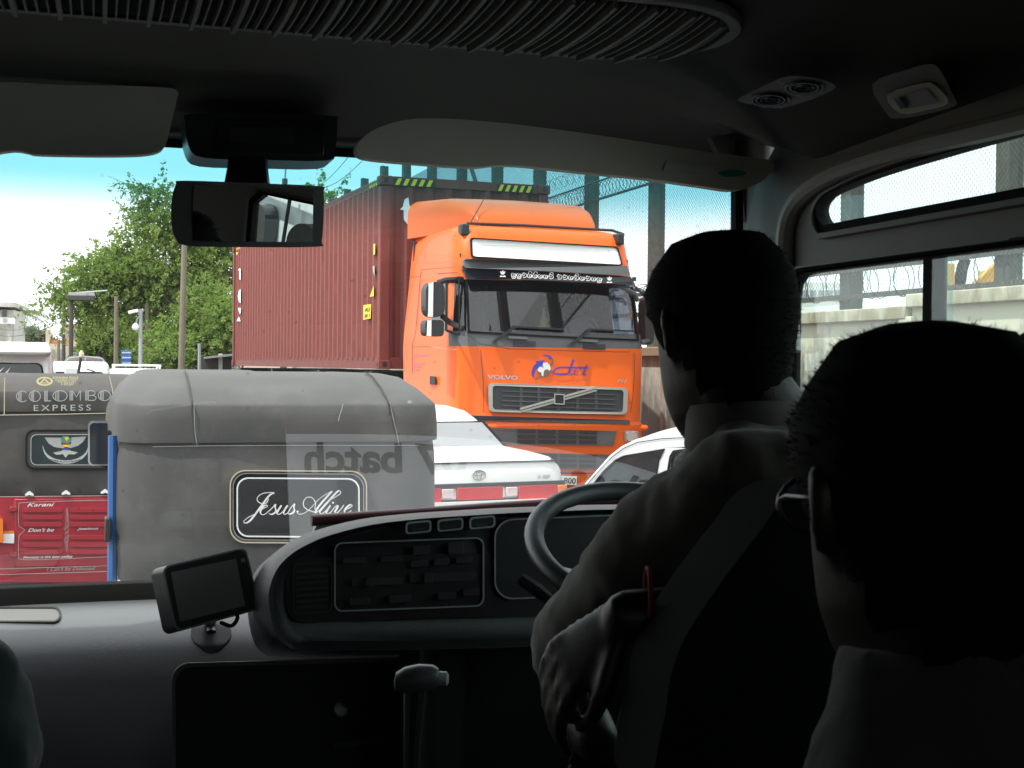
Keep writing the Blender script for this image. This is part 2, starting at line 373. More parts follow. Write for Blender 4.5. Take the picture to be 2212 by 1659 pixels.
# ---- weathered wall with its fence
def wall_mat(name, col, stain, lo, hi, zs):
    m = bpy.data.materials.new(name); m.use_nodes = True; n, l = m.node_tree.nodes, m.node_tree.links; b = n['Principled BSDF']; b.inputs['Roughness'].default_value = .9
    t = n.new('ShaderNodeTexCoord'); mp = n.new('ShaderNodeMapping'); mp.inputs['Scale'].default_value = (1, 1, .35); l.new(t.outputs['Object'], mp.inputs['Vector'])
    a = n.new('ShaderNodeTexNoise'); a.inputs['Scale'].default_value = 4; a.inputs['Detail'].default_value = 9; a.inputs['Roughness'].default_value = .72; l.new(mp.outputs['Vector'], a.inputs['Vector'])
    c = n.new('ShaderNodeTexNoise'); c.inputs['Scale'].default_value = .9; c.inputs['Detail'].default_value = 6; l.new(t.outputs['Object'], c.inputs['Vector'])
    s = n.new('ShaderNodeSeparateXYZ'); l.new(t.outputs['Object'], s.inputs['Vector'])
    z = n.new('ShaderNodeMapRange'); z.inputs['From Min'].default_value = zs[0]; z.inputs['From Max'].default_value = zs[1]; z.inputs['To Min'].default_value = .28; z.inputs['To Max'].default_value = -.1; l.new(s.outputs['Z'], z.inputs['Value'])
    ad = n.new('ShaderNodeMath'); ad.operation = 'ADD'; l.new(a.outputs['Fac'], ad.inputs[0]); l.new(z.outputs['Result'], ad.inputs[1])
    a2 = n.new('ShaderNodeMath'); a2.operation = 'MULTIPLY_ADD'; a2.inputs[1].default_value = .35; l.new(c.outputs['Fac'], a2.inputs[0]); l.new(ad.outputs[0], a2.inputs[2])
    rp = n.new('ShaderNodeValToRGB'); rp.color_ramp.elements[0].position = lo; rp.color_ramp.elements[1].position = hi
    rp.color_ramp.elements[0].color = (*col, 1); rp.color_ramp.elements[1].color = (*stain, 1); l.new(a2.outputs[0], rp.inputs['Fac'])
    l.new(rp.outputs['Color'], b.inputs['Base Color'])
    bp = n.new('ShaderNodeBump'); bp.inputs['Strength'].default_value = .5; bp.inputs['Distance'].default_value = .03; l.new(a.outputs['Fac'], bp.inputs['Height']); l.new(bp.outputs['Normal'], b.inputs['Normal'])
    return m
M['wall_cream'] = wall_mat('stained_cream_plaster', (.58, .51, .39), (.17, .155, .13), .66, .88, (1.4, 2.3))
M['wall_grey'] = wall_mat('mouldy_grey_concrete', (.52, .49, .43), (.2, .185, .16), .55, .85, (.2, 2.2))
M['cap'] = wall_mat('stained_coping', (.56, .50, .38), (.27, .21, .13), .56, .82, (2.0, 2.6))
M['post'] = mat('fence_post_concrete', (.12, .117, .1), .9, var=.25, scale=6, dirt=(.07, .066, .056), dscale=8, bump=.2)
M['wire'] = mat('galvanised_wire', (.09, .09, .088), .6, metal=.2)
M['rail'] = mat('rusty_rail', (.12, .105, .09), .7, var=.3, scale=12)
wall = thing('roadside_wall', WL, 'stained cream concrete boundary wall with stepped coping along the road', 'wall')
secs = [(-14, .98, 2.47, 'wall_cream'), (.98, 6.6, 2.36, 'wall_cream'), (6.6, 13, 2.02, 'wall_grey'), (13, 40, 1.95, 'wall_grey')]
for y0, y1, zt, mm in secs:
    b = MB().box((.14, (y0 + y1) / 2, (zt - .12) / 2), (.24, y1 - y0 - .012, zt - .12))
    b.build('wall_panel', M[mm], wall)
    MB().box((.12, (y0 + y1) / 2, zt - .055), (.36, y1 - y0 - .006, .13)).build('coping', M['cap'], wall, bevel=.012)
    MB().box((.0, y0 + .02, zt / 2 - .03), (.1, .2, zt - .13)).build('pilaster', M[mm], wall, bevel=.01)
SP = 2.62
fence = thing('security_fence', WL, 'tall chain link fence on concrete posts above the roadside wall', 'fence')
for k in range(-3, 14):
    y = k * SP
    pb = MB(); pb.box((.33, y, 3.6), (.10, .2, 7.2)); pb.box((.42, y, 3.6), (.16, .07, 7.2))
    pb.build('post', M['post'], fence, bevel=.01, seg=1)
for z in (2.53, 2.82, 4.42):
    MB().box((.245, 14, z), (.03, 56, .055 if z < 4 else .03)).build('rail', M['rail'], fence)
MB().bar((.3, 6 * SP, 4.4), (.3, 7 * SP, 6.9), .07).build('brace', M['rail'], fence)
# mesh: each wire a zigzag
def chainlink(y0, y1, z0, z1, c, w, x):
    V, Fc = [], []; ny = int((y1 - y0) / c); nzz = int((z1 - z0) / c)
    tri = [(-.5, -.3), (.5, -.3), (0, .6)]
    for i in range(ny):
        base = len(V)
        for j in range(nzz + 1):
            yy = y0 + (i + (j % 2)) * c; zz = z0 + j * c; xo = x + (.003 if (i + j) % 2 else -.003)
            for a, b in tri: V.append((xo + a * w, yy + b * w, zz))
            if j:
                q = base + (j - 1) * 3
                for t in range(3): Fc.append((q + t, q + (t + 1) % 3, q + 3 + (t + 1) % 3, q + 3 + t))
        base = len(V)
        for j in range(nzz + 1):
            yy = y0 + (i + 1 - (j % 2)) * c; zz = z0 + j * c
            for a, b in tri: V.append((x + a * w, yy + b * w, zz))
            if j:
                q = base + (j - 1) * 3
                for t in range(3): Fc.append((q + t, q + (t + 1) % 3, q + 3 + (t + 1) % 3, q + 3 + t))
    return V, Fc
cm = MB(); cm.add(*chainlink(-4, 10, 2.45, 5.4, .06, .0046, .225)); cm.add(*chainlink(10, 30, 2.4, 6.4, .08, .008, .225))
o = cm.build('chain_link_mesh', M['wire'], fence, fix=False); tag(o, kind='stuff')
def coil(y0, y1, z, r, pitch, x):
    return [(x + r * .8 * math.cos(t), y0 + pitch * t / (2 * math.pi), z + r * math.sin(t)) for t in np.arange(0, (y1 - y0) / pitch * 2 * math.pi, .45)]
cw = MB()
cw.tube(coil(-4, 12, 2.72, .24, .42, .18), .005, 3); cw.tube(coil(-4, 12, 2.70, .22, .55, .16), .005, 3)
o = cw.build('razor_wire_coil', M['wire'], fence, fix=False); tag(o, kind='stuff')
cw = MB(); cw.tube(coil(0, 30, 4.55, .13, .14, .2), .005, 3); cw.tube(coil(0, 30, 4.9, .1, .3, .2), .004, 3)
cw.tube([(.2, 0, 4.7), (.2, 30, 4.7)], .012, 4)
o = cw.build('razor_wire_coil', M['wire'], fence, fix=False); tag(o, kind='stuff')

# ---- yellow crane and white block behind the fence
M['crane_yellow'] = mat('crane_yellow', (.68, .36, .04), .5, var=.1, scale=3)
CR = Fr(9.8, 30, 12)
cr_ = thing('yard_crane', CR, 'yellow steel yard crane standing behind the chain link fence', 'crane')
def crpt(px, py): return CR.pt(px, py, 0)
p0, p1 = crpt(2034, 700), crpt(2034, 480)
MB().bar((p0.x, 0, 0), (p0.x, 0, 4.1), .4, .4).build('column', M['crane_yellow'], cr_, bevel=.03)
pb = crpt(2150, 600)
MB().bar((pb.x, .3, 0), (pb.x, .3, 4.0), .3).build('column', M['crane_yellow'], cr_, bevel=.03)
for (a, b) in (((2085, 640), (2190, 545)), ((2060, 660), (2150, 575)), ((2110, 640), (2200, 600))):
    A, B = crpt(*a), crpt(*b); MB().bar(A, B, .13, .13).build('brace', M['crane_yellow'], cr_)
for zz in (1.6, 3.2):
    MB().bar((p0.x, .15, zz), (pb.x + 2, .15, zz), .16).build('beam', M['crane_yellow'], cr_)
MB().tube(spline([tuple(crpt(2085, 560)), tuple(crpt(2074, 600)), tuple(crpt(2070, 660)), (crpt(2072, 700).x, 0, 0)], 5), .13, 8).build('hose', M['rubber'], cr_, smooth=True)
MB().box((pb.x + .9, 1.4, 2.4), (1.2, 1.6, 1.5)).build('machinery_cabin', M['crane_yellow'], cr_, bevel=.05)
M['block_white'] = mat('white_block_wall', (.74, .74, .72), .8, var=.05)
M['pane_grey'] = mat('far_window_pane', (.3, .33, .34), .3)
BW = Fr(24, 95, 10)
bw = thing('white_office_block', BW, 'white office block with grey windows seen far behind the fence', 'building')
q0 = BW.pt(1690, 600, 0); q1 = BW.pt(1830, 600, 0)
MB().box(((q0.x + q1.x) / 2, 5, BW.pt(1760, 610).z / 2), (q1.x - q0.x, 10, BW.pt(1760, 610).z)).build('wall', M['block_white'], bw)
for i in range(5):
    a = BW.pt(1732 + i * 18, 627); b = BW.pt(1744 + i * 18, 645)
    MB().box(((a.x + b.x) / 2, -.02, (a.z + b.z) / 2), (b.x - a.x, .08, a.z - b.z)).build('window', M['pane_grey'], bw)

# ================================================================== truck
TR = Fr(-.646, 15.64, 20.85)
truck = thing('truck_tractor', TR, 'orange heavy truck cab with roof fairing facing the traffic queue', 'truck')
ROWS = [(.28, .03, 0.0), (1.04, .0, 0.0), (1.08, .03, .02), (1.97, .03, .0), (2.15, .07, .01), (2.76, .20, .07), (3.0, .25, .09), (3.30, .33, .12), (3.40, .42, .17), (3.45, .6, .3)]
CW_ = 2.5
def rowat(z):
    z = max(ROWS[0][0], min(ROWS[-1][0], z))
    for a, b in zip(ROWS, ROWS[1:]):
        if z <= b[0]:
            t = (z - a[0]) / (b[0] - a[0]); return a[1] + (b[1] - a[1]) * t, a[2] + (b[2] - a[2]) * t
def Yf(x, z):
    yf, ins = rowat(z); r = .26
    h = CW_ / 2 - ins; d = abs(x - CW_ / 2)
    if d <= h - r: return yf - .012 * (1 - (d / (h - r)) ** 2)
    t = min(1, (d - (h - r)) / r); return yf + r * (1 - math.sqrt(max(0, 1 - t * t)))
def ts(px, py, t):
    y = 0
    for _ in range(4):
        p = TR.pt(px, py, y); y = Yf(p.x, p.z) - t
    return (p.x, y, p.z)
ts.sub = 9
def tl_(px, py, t):
    x = 0
    for _ in range(3):
        p = TR.ptx(px, py, x); x = rowat(p.z)[1] - t
    return (x, p.y, p.z)
tl_.sub = 14
def outline(yf, ins):
    r = .26; h = CW_; P = [(ins, 2.2), (ins, 1.02 + yf * .3), (ins, .40 + yf)]
    for a in (0, 22.5, 45, 67.5): P.append((ins + r * (1 - math.cos(R(a))), yf + r * (1 - math.sin(R(a)))))
    xs = [ins + r + (h - 2 * ins - 2 * r) * i / 8 for i in range(9)]
    P += [(x, yf - .012 * (1 - ((x - h / 2) / (h / 2 - ins - r)) ** 2)) for x in xs]
    return P + [(h - x, y) for x, y in P[:7][::-1]]
N = len(outline(0, 0))
V, groups = [], {k: [] for k in ('cab_shell', 'cowl', 'windscreen', 'side_window', 'bumper')}
for z, yf, ins in ROWS: V += [(x, y, z) for x, y in outline(yf, ins)]
for i in range(len(ROWS) - 1):
    for j in range(N):
        q = (i * N + j, i * N + (j + 1) % N, (i + 1) * N + (j + 1) % N, (i + 1) * N + j)
        g = 'cab_shell'
        if i == 4 and 4 <= j < N - 5: g = 'windscreen'
        elif i == 4 and j in (1, N - 3): g = 'side_window'
        elif i == 3 and 3 <= j < N - 4: g = 'cowl'
        elif i < 1: g = 'bumper'
        groups[g].append(q)
groups['cab_shell'].append(tuple(range((len(ROWS) - 1) * N, len(ROWS) * N)))
groups['side_window2'] = [q for q in groups['side_window'] if min(q) % N > N // 2]; groups['side_window'] = [q for q in groups['side_window'] if q not in groups['side_window2']]
for g, mm in (('cab_shell', 'orange'), ('cowl', 'cab_grey'), ('windscreen', 'cab_glass'), ('side_window', 'cab_glass'), ('side_window2', 'cab_glass'), ('bumper', 'orange')):
    b = MB(); b.add(V, groups[g]); o = b.build(g.replace('2', ''), M[mm], truck, smooth=True, angle=40)
    bm = bmesh.new(); bm.from_mesh(o.data); bmesh.ops.delete(bm, geom=[v for v in bm.verts if not v.link_faces], context='VERTS'); bm.to_mesh(o.data); bm.free()
# dark cabin inside
ci = MB(); ci.box((1.25, 1.5, 1.9), (2.3, 1.3, .06)); ci.box((1.25, 2.1, 2.6), (2.3, .05, 1.5)); ci.box((1.25, .62, 2.02), (2.15, .6, .22)); ci.box((1.25, 1.2, 3.05), (2.2, 1.7, .05))
ci.build('cabin_interior', M['cabin_dark'], truck)
for x in (.62, 1.9):
    sb = MB().box((x, 1.35, 2.25), (.5, .16, .72)).build('seat', M['cabin_dark'], truck, bevel=.05); MB().box((x, 1.33, 2.68), (.28, .12, .2)).build('headrest', M['cabin_dark'], sb, bevel=.05)
MB().tube([(1.95 + .2 * math.cos(a), .82 + .1 * math.sin(a), 2.2 + .18 * math.sin(a)) for a in np.linspace(0, 6.28, 18)[:-1]], .018, 6, closed=True).build('steering_wheel', M['black'], truck, smooth=True)
M['gold'] = mat('gilt_ornament', (.75, .48, .1), .3, metal=.6)
g = TR.pt(1174, 690, .35); MB().lathe([(.07, 0), (.075, .03), (.05, .08), (.055, .12), (.03, .17), (.028, .2), (.008, .27)], 12, (g.x, .35, g.z - .12)).build('gilt_ornament', M['gold'], truck, smooth=True)
# white sign panel over the windscreen
def zq(*pts): return [(810.7 + x * .2894, 341.4 + y * .2894) for x, y in pts]
def z3(*pts): return [(853.4 + x * .2894, 725.4 + y * .2894) for x, y in pts]
def rq(q, r=.12, n=5, asp=4.0):
    u = rrect(0, 0, asp, 1, r * 1, n); return fit(u, (q[3], q[2], q[1], q[0])) if False else fit(u, q)
sg = rq(zq((705, 592), (1812, 660), (1850, 802), (712, 742)), .14, 5, 6)
sgi = rq(zq((722, 604), (1802, 670), (1838, 795), (728, 732)), .12, 5, 6)
MB().plate([sg, sgi], ts, -.03, .055).build('sign_frame', M['rubber'], truck)
MB().plate([sgi], ts, -.02, .04).build('sign_panel', M['white_sign'], truck)
# sun visor
vt = zq((640, 768), (660, 750), (1250, 775), (1880, 806), (1905, 880), (1250, 842), (640, 818))
vb = zq((632, 822), (1250, 847), (1908, 886), (1945, 955), (1780, 935), (1250, 912), (910, 905), (700, 905), (650, 880))
MB().plate([vt], ts, .10, .30).build('visor_top', M['cab_grey'], truck, bevel=.01)
MB().plate([vb], ts, .25, .275).build('sun_visor', M['visor_black'], truck)
for px in (1000, 1370):
    y0 = 580 if px < 1100 else 603
    a = ts(px, y0, -.05); b = ts(px, y0, .26); MB().bar(a, b, .05).build('visor_bracket', M['black'], truck)
# lettering on the visor: round stroked letters and two little emblems
def sinhala(x0, x1, y0, y1, n, h, seed):
    rnd = random.Random(seed); P = []
    for i in range(n):
        t = (i + .5) / n; cx = x0 + (x1 - x0) * t; cy = y0 + (y1 - y0) * t; w = (x1 - x0) / n * .46
        k = rnd.choice((0, 1, 2, 3))
        arc = lambda ax, ay, rx, ry, a0, a1: ribbon([(ax + rx * math.cos(R(a)), ay + ry * math.sin(R(a))) for a in np.linspace(a0, a1, 12)], 1.15)
        P.append(arc(cx, cy + h * .1, w, h * .42, -40 if k % 2 else 200, 250 if k % 2 else 490))
        if k in (0, 2): P.append(arc(cx - w * .3, cy - h * .12, w * .45, h * .3, 0, 330))
        if k in (1, 3): P.append(arc(cx + w * .25, cy + h * .12, w * .42, h * .26, 90, 420))
        if rnd.random() < .45: P.append(arc(cx + w * .2, cy - h * .45, w * .7, h * .3, 150, 380))
        if rnd.random() < .3: P.append(arc(cx, cy + h * .55, w * .8, h * .25, -20, 200))
    return P
def vtx(px, py): return ts(px, py, .281)
decal('visor_lettering', sinhala(1104, 1196, 592.5, 597, 8, 11, 3), M['white_decal'], truck, vtx); decal('visor_lettering', sinhala(1202, 1301, 597, 602.5, 8, 11, 5), M['white_decal'], truck, vtx)
for cx, cy in ((1086, 591), (1316.5, 604)):
    P = [poly2([(cx - 6, cy - 5), (cx - 2.5, cy - 4), (cx, cy - 7.5), (cx + 2.5, cy - 4), (cx + 6, cy - 5), (cx + 4, cy), (cx + 2, cy + 2), (cx - 2, cy + 2), (cx - 4, cy)]), poly2([(cx - 7, cy + 7), (cx - 4, cy + 4), (cx, cy + 5.5), (cx + 4, cy + 4), (cx + 7, cy + 7)])]
    decal('visor_emblem', P, M['white_decal'], truck, vtx)
# windscreen rubber, wipers, cowl vents
ws_o = zq((672, 905), (1250, 915), (1940, 955), (1972, 1365), (1250, 1335), (690, 1305)); ws_i = zq((690, 922), (1250, 930), (1926, 966), (1955, 1352), (1250, 1322), (708, 1290))
MB().plate([ws_o, ws_i], ts, -.02, .02).build('windscreen_rubber', M['rubber'], truck)
for a, b, c in (((890, 1370), (1040, 1258), (1400, 1278)), ((1465, 1390), (1605, 1278), (1925, 1292))):
    A, B, Cc = [ts(*zq(p)[0], .05) for p in (a, b, c)]
    w = MB(); w.bar(A, B, .035, .03); w.bar(Vector(B) + (Vector(B) - Vector(Cc)) * .03, Cc, .03, .02); w.build('wiper', M['black'], truck)
    MB().plate([ell(*zq(a)[0], 4, 4, 12)], ts, -.01, .06).build('wiper_pivot', M['black'], truck)
for x0, y0 in ((1030, 1362), (1552, 1384)):
    q = zq((x0, y0), (x0 + 168, y0 + 6), (x0 + 166, y0 + 48), (x0 - 4, y0 + 42))
    MB().plate([q], ts, -.01, .006).build('cowl_vent', M['black'], truck)
    for i in range(4):
        yy = y0 + 6 + i * 10; q = zq((x0 + 4, yy), (x0 + 160, yy + 6), (x0 + 160, yy + 9), (x0 + 4, yy + 3)); MB().plate([q], ts, .004, .02).build('vent_slat', M['cab_grey'], truck)
    q = zq((x0 - 38, y0 - 36), (x0 + 110, y0 - 28), (x0 + 108, y0 - 8), (x0 - 36, y0 - 16)); MB().plate([q], ts, -.01, .05).build('cowl_step', M['cab_grey'], truck, bevel=.01)
# grille
go = rq(z3((695, 352), (1740, 388), (1732, 588), (700, 566)), .16, 5, 5); gi = rq(z3((728, 371), (1706, 405), (1700, 570), (730, 550)), .13, 5, 5)
MB().plate([go, gi], ts, -.02, .055).build('grille_frame', M['silver'], truck, bevel=.01)
MB().plate([gi], ts, -.03, .022).build('grille_backing', M['dark_grille'], truck)
for i in range(4):
    y = 408 + i * 36; q = z3((800, y), (1640, y + 28), (1640, y + 36), (800, y + 8)); MB().plate([q], ts, .0, .045).build('grille_slat', M['cab_grey'], truck)
for x in (930, 1062, 1208, 1352, 1490):
    q = z3((x, 385), (x + 22, 386), (x + 22, 555), (x, 554)); MB().plate([q], ts, .004, .032).build('grille_bar', M['cab_grey'], truck)
A, B = [ts(*z3(p)[0], .06) for p in ((935, 556), (1500, 396))]
w = MB(); w.bar(A, B, .02, .055); w.build('diagonal_bar', M['silver'], truck)
w = MB(); w.bar(Vector(A) + Vector((0, -.012, 0)), Vector(B) + Vector((0, -.012, 0)), .006, .009); w.build('diagonal_stripe', M['dark_grille'], truck)
eo = z3((1188, 432), (1266, 435), (1266, 514), (1188, 511)); ei = z3((1196, 440), (1258, 443), (1258, 506), (1196, 503))
MB().plate([eo, ei], ts, .05, .09).build('emblem_frame', M['silver'], truck); MB().plate([ei], ts, .05, .078).build('emblem_plate', M['black'], truck)
# lettering on the front
def tdec(t): return lambda px, py: ts(px, py, t)
V2, F2 = text2d('VOLVO', .035, 1.0); qd = z3((690, 290), (918, 298), (918, 330), (690, 322)); decal('maker_lettering', [(fit(V2, qd), F2)], M['silver'], truck, tdec(.014))
P = []
qs = [z3((688, 289), (735, 291), (735, 296), (688, 294)), z3((826, 321), (858, 322), (858, 327), (826, 326))]
V2, F2 = text2d('FH', .01, 1.05, .25); qd = z3((1660, 324), (1730, 327), (1726, 354), (1656, 351)); decal('model_lettering', [(fit(V2, qd), F2)], M['silver'], truck, tdec(.014))
def zl(pts): return [((1230 + x * .18987) / 1.1718, (880 + y * .18987) / 1.1718) for x, y in pts]
BL = [poly2(zl([(640, 415), (612, 360), (615, 310), (640, 240), (680, 205), (660, 182), (780, 165), (770, 210), (745, 262), (705, 250), (670, 290), (645, 350)])),
      poly2(zl(spline([(752, 105), (800, 95), (850, 105), (885, 140)], 4) + [(850, 165), (835, 125), (800, 112)]))]
S = lambda pts, w: ribbon(spline(zl(pts), 5), w * .162)
BL += [S([(1172, 160), (1140, 240), (1100, 345)], 24), S([(1365, 268), (1150, 265), (1020, 262), (950, 275), (910, 305), (905, 335), (940, 352), (1090, 348)], 19),
       S([(1345, 235), (1310, 330), (1300, 350), (1330, 365)], 20)]
decal('logo_lettering', BL, M['blue_decal'], truck, tdec(.010))
LT = [S([(1195, 300), (1150, 300), (1125, 330), (1130, 355), (1160, 350), (1195, 305), (1180, 362)], 8), S([(1215, 365), (1235, 300), (1270, 296)], 8)]
decal('logo_small_letters', LT, M['blue_decal'], truck, tdec(.011))
decal('logo_globe_grey', [(lambda e: poly2(e))(zl(ell(780, 290, 92, 98, 28))), S([(885, 145), (890, 190), (865, 245)], 24), S([(655, 415), (690, 405), (730, 390)], 20)], M['grey_decal'], truck, tdec(.009))
decal('logo_globe_land', [poly2(zl([(765, 200), (815, 198), (850, 230), (865, 280), (850, 310), (815, 285), (790, 300), (770, 270), (755, 240)])), poly2(zl([(690, 290), (720, 250), (760, 265), (785, 290), (770, 330), (765, 380), (745, 375), (735, 330), (700, 320)]))], M['white_decal'], truck, tdec(.0115))
V2, F2 = text2d('INTERNATIONAL LOGISTICS', 0, 1.0); 
decal('strapline', [ribbon(zl([(835 + i * 34, 418 + (i % 3) * 4), (835 + i * 34 + 22, 420 + (i % 2) * 6)]), 1.3) for i in range(16)], M['mauve_decal'], truck, tdec(.010))
# seams, dark band, lower grilles, bumper
def strip(fn, a, b, w, name, m, t0=-.004, t1=.004):
    V2, F2 = ribbon([a, b] if not isinstance(a, list) else a, w); return decal(name, [(V2, F2)], m, truck, lambda x, y: fn(x, y, t1))
strip(ts, zq((778, 1380), (790, 1470), (806, 1660), (810, 1900)), None, .9, 'panel_seam', M['seam'])
strip(ts, zq((1932, 1450), (1935, 1600), (1922, 1790), (1905, 1900)), None, .9, 'panel_seam', M['seam'])
strip(ts, zq((690, 1320), (780, 1385), (1000, 1424), (1500, 1440), (1890, 1448), (1960, 1420), (1990, 1385)), None, 1.0, 'panel_seam', M['seam'])
bnd = z3((560, 594), (1752, 630), (1752, 660), (560, 630)); MB().plate([bnd], ts, -.05, .02).build('dark_band', M['dark_grille'], truck)
def grid(name, qo, qi, ncol, nrow):
    MB().plate([qo], ts, -.02, .02).build(name, M['cab_grey'], truck)
    for i in range(ncol):
        for j in range(nrow):
            a0, a1, b0, b1 = (i + .06) / ncol, (i + .94) / ncol, (j + .14) / nrow, (j + .86) / nrow
            V2 = fit([(0, 0), (1, 0), (1, 1), (0, 1), (a0, b0), (a1, b0), (a1, b1), (a0, b1)], qi)[4:]
            MB().plate([V2], ts, .0, .026).build('grille_opening', M['black'], truck)
grid('lower_grille', z3((700, 686), (1655, 712), (1630, 818), (800, 812)), z3((905, 692), (1515, 706), (1515, 812), (905, 808)), 4, 3)
grid('bottom_grille', z3((880, 868), (1612, 888), (1600, 998), (900, 990)), z3((1075, 872), (1510, 886), (1510, 990), (1075, 986)), 3, 3)
MB().plate([z3((560, 1002), (1860, 1030), (1850, 1220), (560, 1220))], ts, -.02, .03).build('bumper_valance', M['cab_grey'], truck)
MB().plate([z3((1160, 1042), (1357, 1047), (1355, 1114), (1160, 1109))], ts, .03, .045).build('number_plate', M['white_sign'], truck)
V2, F2 = text2d('800', .02, 1.0); decal('plate_number', [(fit(V2, z3((1262, 1058), (1350, 1061), (1348, 1106), (1260, 1103))), F2)], M['black'], truck, tdec(.049))
for sgn in (0, 1):
    hl = rq(z3((1712, 705), (1818, 712), (1822, 800), (1712, 790)), .15, 4, 1.2)
    b = MB().plate([hl], ts, -.02, .02)
    c = MB().plate([[( (x - hl[0][0]) * .7 + hl[0][0] - 3, (y - hl[0][1]) * .7 + hl[0][1] + 3) for x, y in hl]], ts, .0, .028)
    if sgn:
        b.v = [(CW_ - x, y, z) for x, y, z in b.v]; c.v = [(CW_ - x, y, z) for x, y, z in c.v]
    b.build('headlamp', M['chrome'], truck); c.build('headlamp_lens', M['clear_lamp'], truck)
# lip under the front panel, step fender
lp = MB()
for x0, x1 in ((-.02, .2), (2.34, 2.53)): lp.box(((x0 + x1) / 2, .26, 1.0), (x1 - x0, .4, .08))
lp.build('bumper_corner', M['orange'], truck, bevel=.05)
# flank details
def fstrip(pts, w=.8, name='panel_seam', m='seam', t=.004):
    V2, F2 = ribbon(pts, w); decal(name, [(V2, F2)], M[m], truck, lambda x, y: tl_(x, y, t))
fstrip(zq((228, 890), (330, 884)), .8); fstrip(zq((345, 845), (335, 880), (300, 1300), (275, 1400), (275, 1610)), .7)
fstrip(zq((332, 835), (640, 808)), .7); fstrip(zq((365, 780), (360, 765), (388, 625), (410, 610), (620, 598)), .6, m='mauve_decal'); fstrip(zq((362, 785), (620, 768)), .6, m='mauve_decal')
fstrip(zq((398, 905), (350, 912), (330, 950), (312, 1270), (330, 1292), (370, 1294)), .6, m='mauve_decal')
fstrip(zq((465, 862), (620, 852)), 1.2); fstrip(zq((275, 1408), (410, 1406)), .7); fstrip(zq((430, 1412), (610, 1430)), .7, m='thread')
P = [ribbon(zq((285, 1470 + i * 22), (285 + L, 1470 + i * 22)), 3.2) for i, L in enumerate((110, 18, 0, 78, 48, 40)) if L]
decal('door_lettering', P, M['mauve_decal'], truck, lambda x, y: tl_(x, y, .005))
q = z3((258, 300), (300, 302), (300, 362), (258, 360)); MB().plate([q], tl_, -.01, .03).build('door_handle', M['black'], truck)
q = zq((524, 905), (630, 880), (634, 1325), (596, 1325), (520, 1290)); qi = zq((536, 935), (618, 915), (622, 1308), (600, 1308), (532, 1278))
MB().plate([q, qi], tl_, -.01, .012).build('door_window_frame', M['rubber'], truck)
# wheel arch flare, wheels
wa = [(0.0 + .0, 1.45 + .62 * math.cos(a), .55 + .62 * math.sin(a)) for a in np.linspace(0, math.pi, 14)]
MB().tube([(-.02, y, z) for x, y, z in wa], .06, 8).build('wheel_arch', M['orange'], truck, smooth=True)
def wheel(parent, x, y, r, w, name='wheel'):
    e = MB().lathe([(r * .55, -w / 2), (r * .93, -w / 2), (r, -w * .36), (r, w * .36), (r * .93, w / 2), (r * .55, w / 2)], 24, (x, y, r), 'x').build(name, M['tyre'], parent, smooth=True)
    MB().lathe([(r * .12, -w * .42), (r * .2, -w * .46), (r * .5, -w * .3), (r * .56, -w * .49), (r * .56, w * .49), (r * .5, w * .3), (r * .2, w * .46), (r * .12, w * .42)], 20, (x, y, r), 'x').build('rim', M['silver'], e, smooth=True)
for x in (.2, 2.3):
    wheel(truck, x, 1.45, .5, .32); wheel(truck, x + (.14 if x < 1 else -.14), 5.0, .5, .55)
MB().box((1.25, 3.6, .85), (.9, 5.0, .28)).build('chassis', M['black'], truck)
MB().lathe([(.55, 0), (.55, .08)], 20, (1.25, 4.6, 1.0)).build('fifth_wheel', M['black'], truck)
# roof fairing
FA = [(.55, 3.43, .48, .03), (.68, 3.58, .44, .06), (.95, 3.74, .36, .12), (1.4, 3.85, .22, .16), (2.25, 3.90, .06, .18)]
rings = []
for y, zt, ins, rr in FA:
    x0, x1 = ins, CW_ - ins - .02; zb = 3.40
    rr = min(rr, (zt - zb) * .9)
    P = [(x0, y, zb), (x0, y, zt - rr)] + [(x0 + rr * (1 - math.cos(R(a))), y, zt - rr + rr * math.sin(R(a))) for a in (22, 45, 67, 90)]
    P += [(x0 + rr + (x1 - x0 - 2 * rr) * i / 4, y, zt + .02 * math.sin(math.pi * i / 4)) for i in range(1, 4)]
    P += [(x0 + x1 - p[0], p[1], p[2]) for p in P[:6][::-1]]
    rings.append(P)
MB().loft(rings).build('roof_fairing', M['orange'], truck, smooth=True, angle=60)
fr_ = MB(); fr_.box((1.28, .62, 3.445), (1.1, .12, .05)); fr_.build('roof_lamp_bar', M['red_lamp'], truck, bevel=.01)
w = MB(); w.tube([(.3, .56, 3.455), (1.0, .52, 3.46), (2.2, .5, 3.45), (2.45, .7, 3.43)], .018, 6); w.build('horn_rail', M['black'], truck)
for px, py in ((659 * .2894 + 810.7, 538 * .2894 + 341.4), (1815 * .2894 + 810.7, 608 * .2894 + 341.4)):
    c = ts(px, py, .02); MB().box(c, (.1, .16, .14)).build('marker_lamp', M['black'], truck, bevel=.02)
a = TR.pt(*zq((705, 492))[0], .5); b = TR.pt(*zq((850, 240))[0], .9); MB().tube([a, b], [.008, .004], 5).build('antenna', M['black'], truck)
V2, F2 = text2d('VOLVO TRUCK', .02, 1.25)
def fairtop(px, py):
    y = 1.3
    for _ in range(4):
        p = TR.pt(px, py, y); zz = p.z; y = np.interp(zz, [r[1] for r in FA], [r[0] for r in FA]) - .02
    return p
decal('fairing_lettering', [(fit(V2, zq((765, 322), (1380, 366), (1372, 390), (758, 345))), F2)], mat('pale_blue_decal', (.2, .42, .55), .5), truck, lambda x, y: fairtop(x, y))
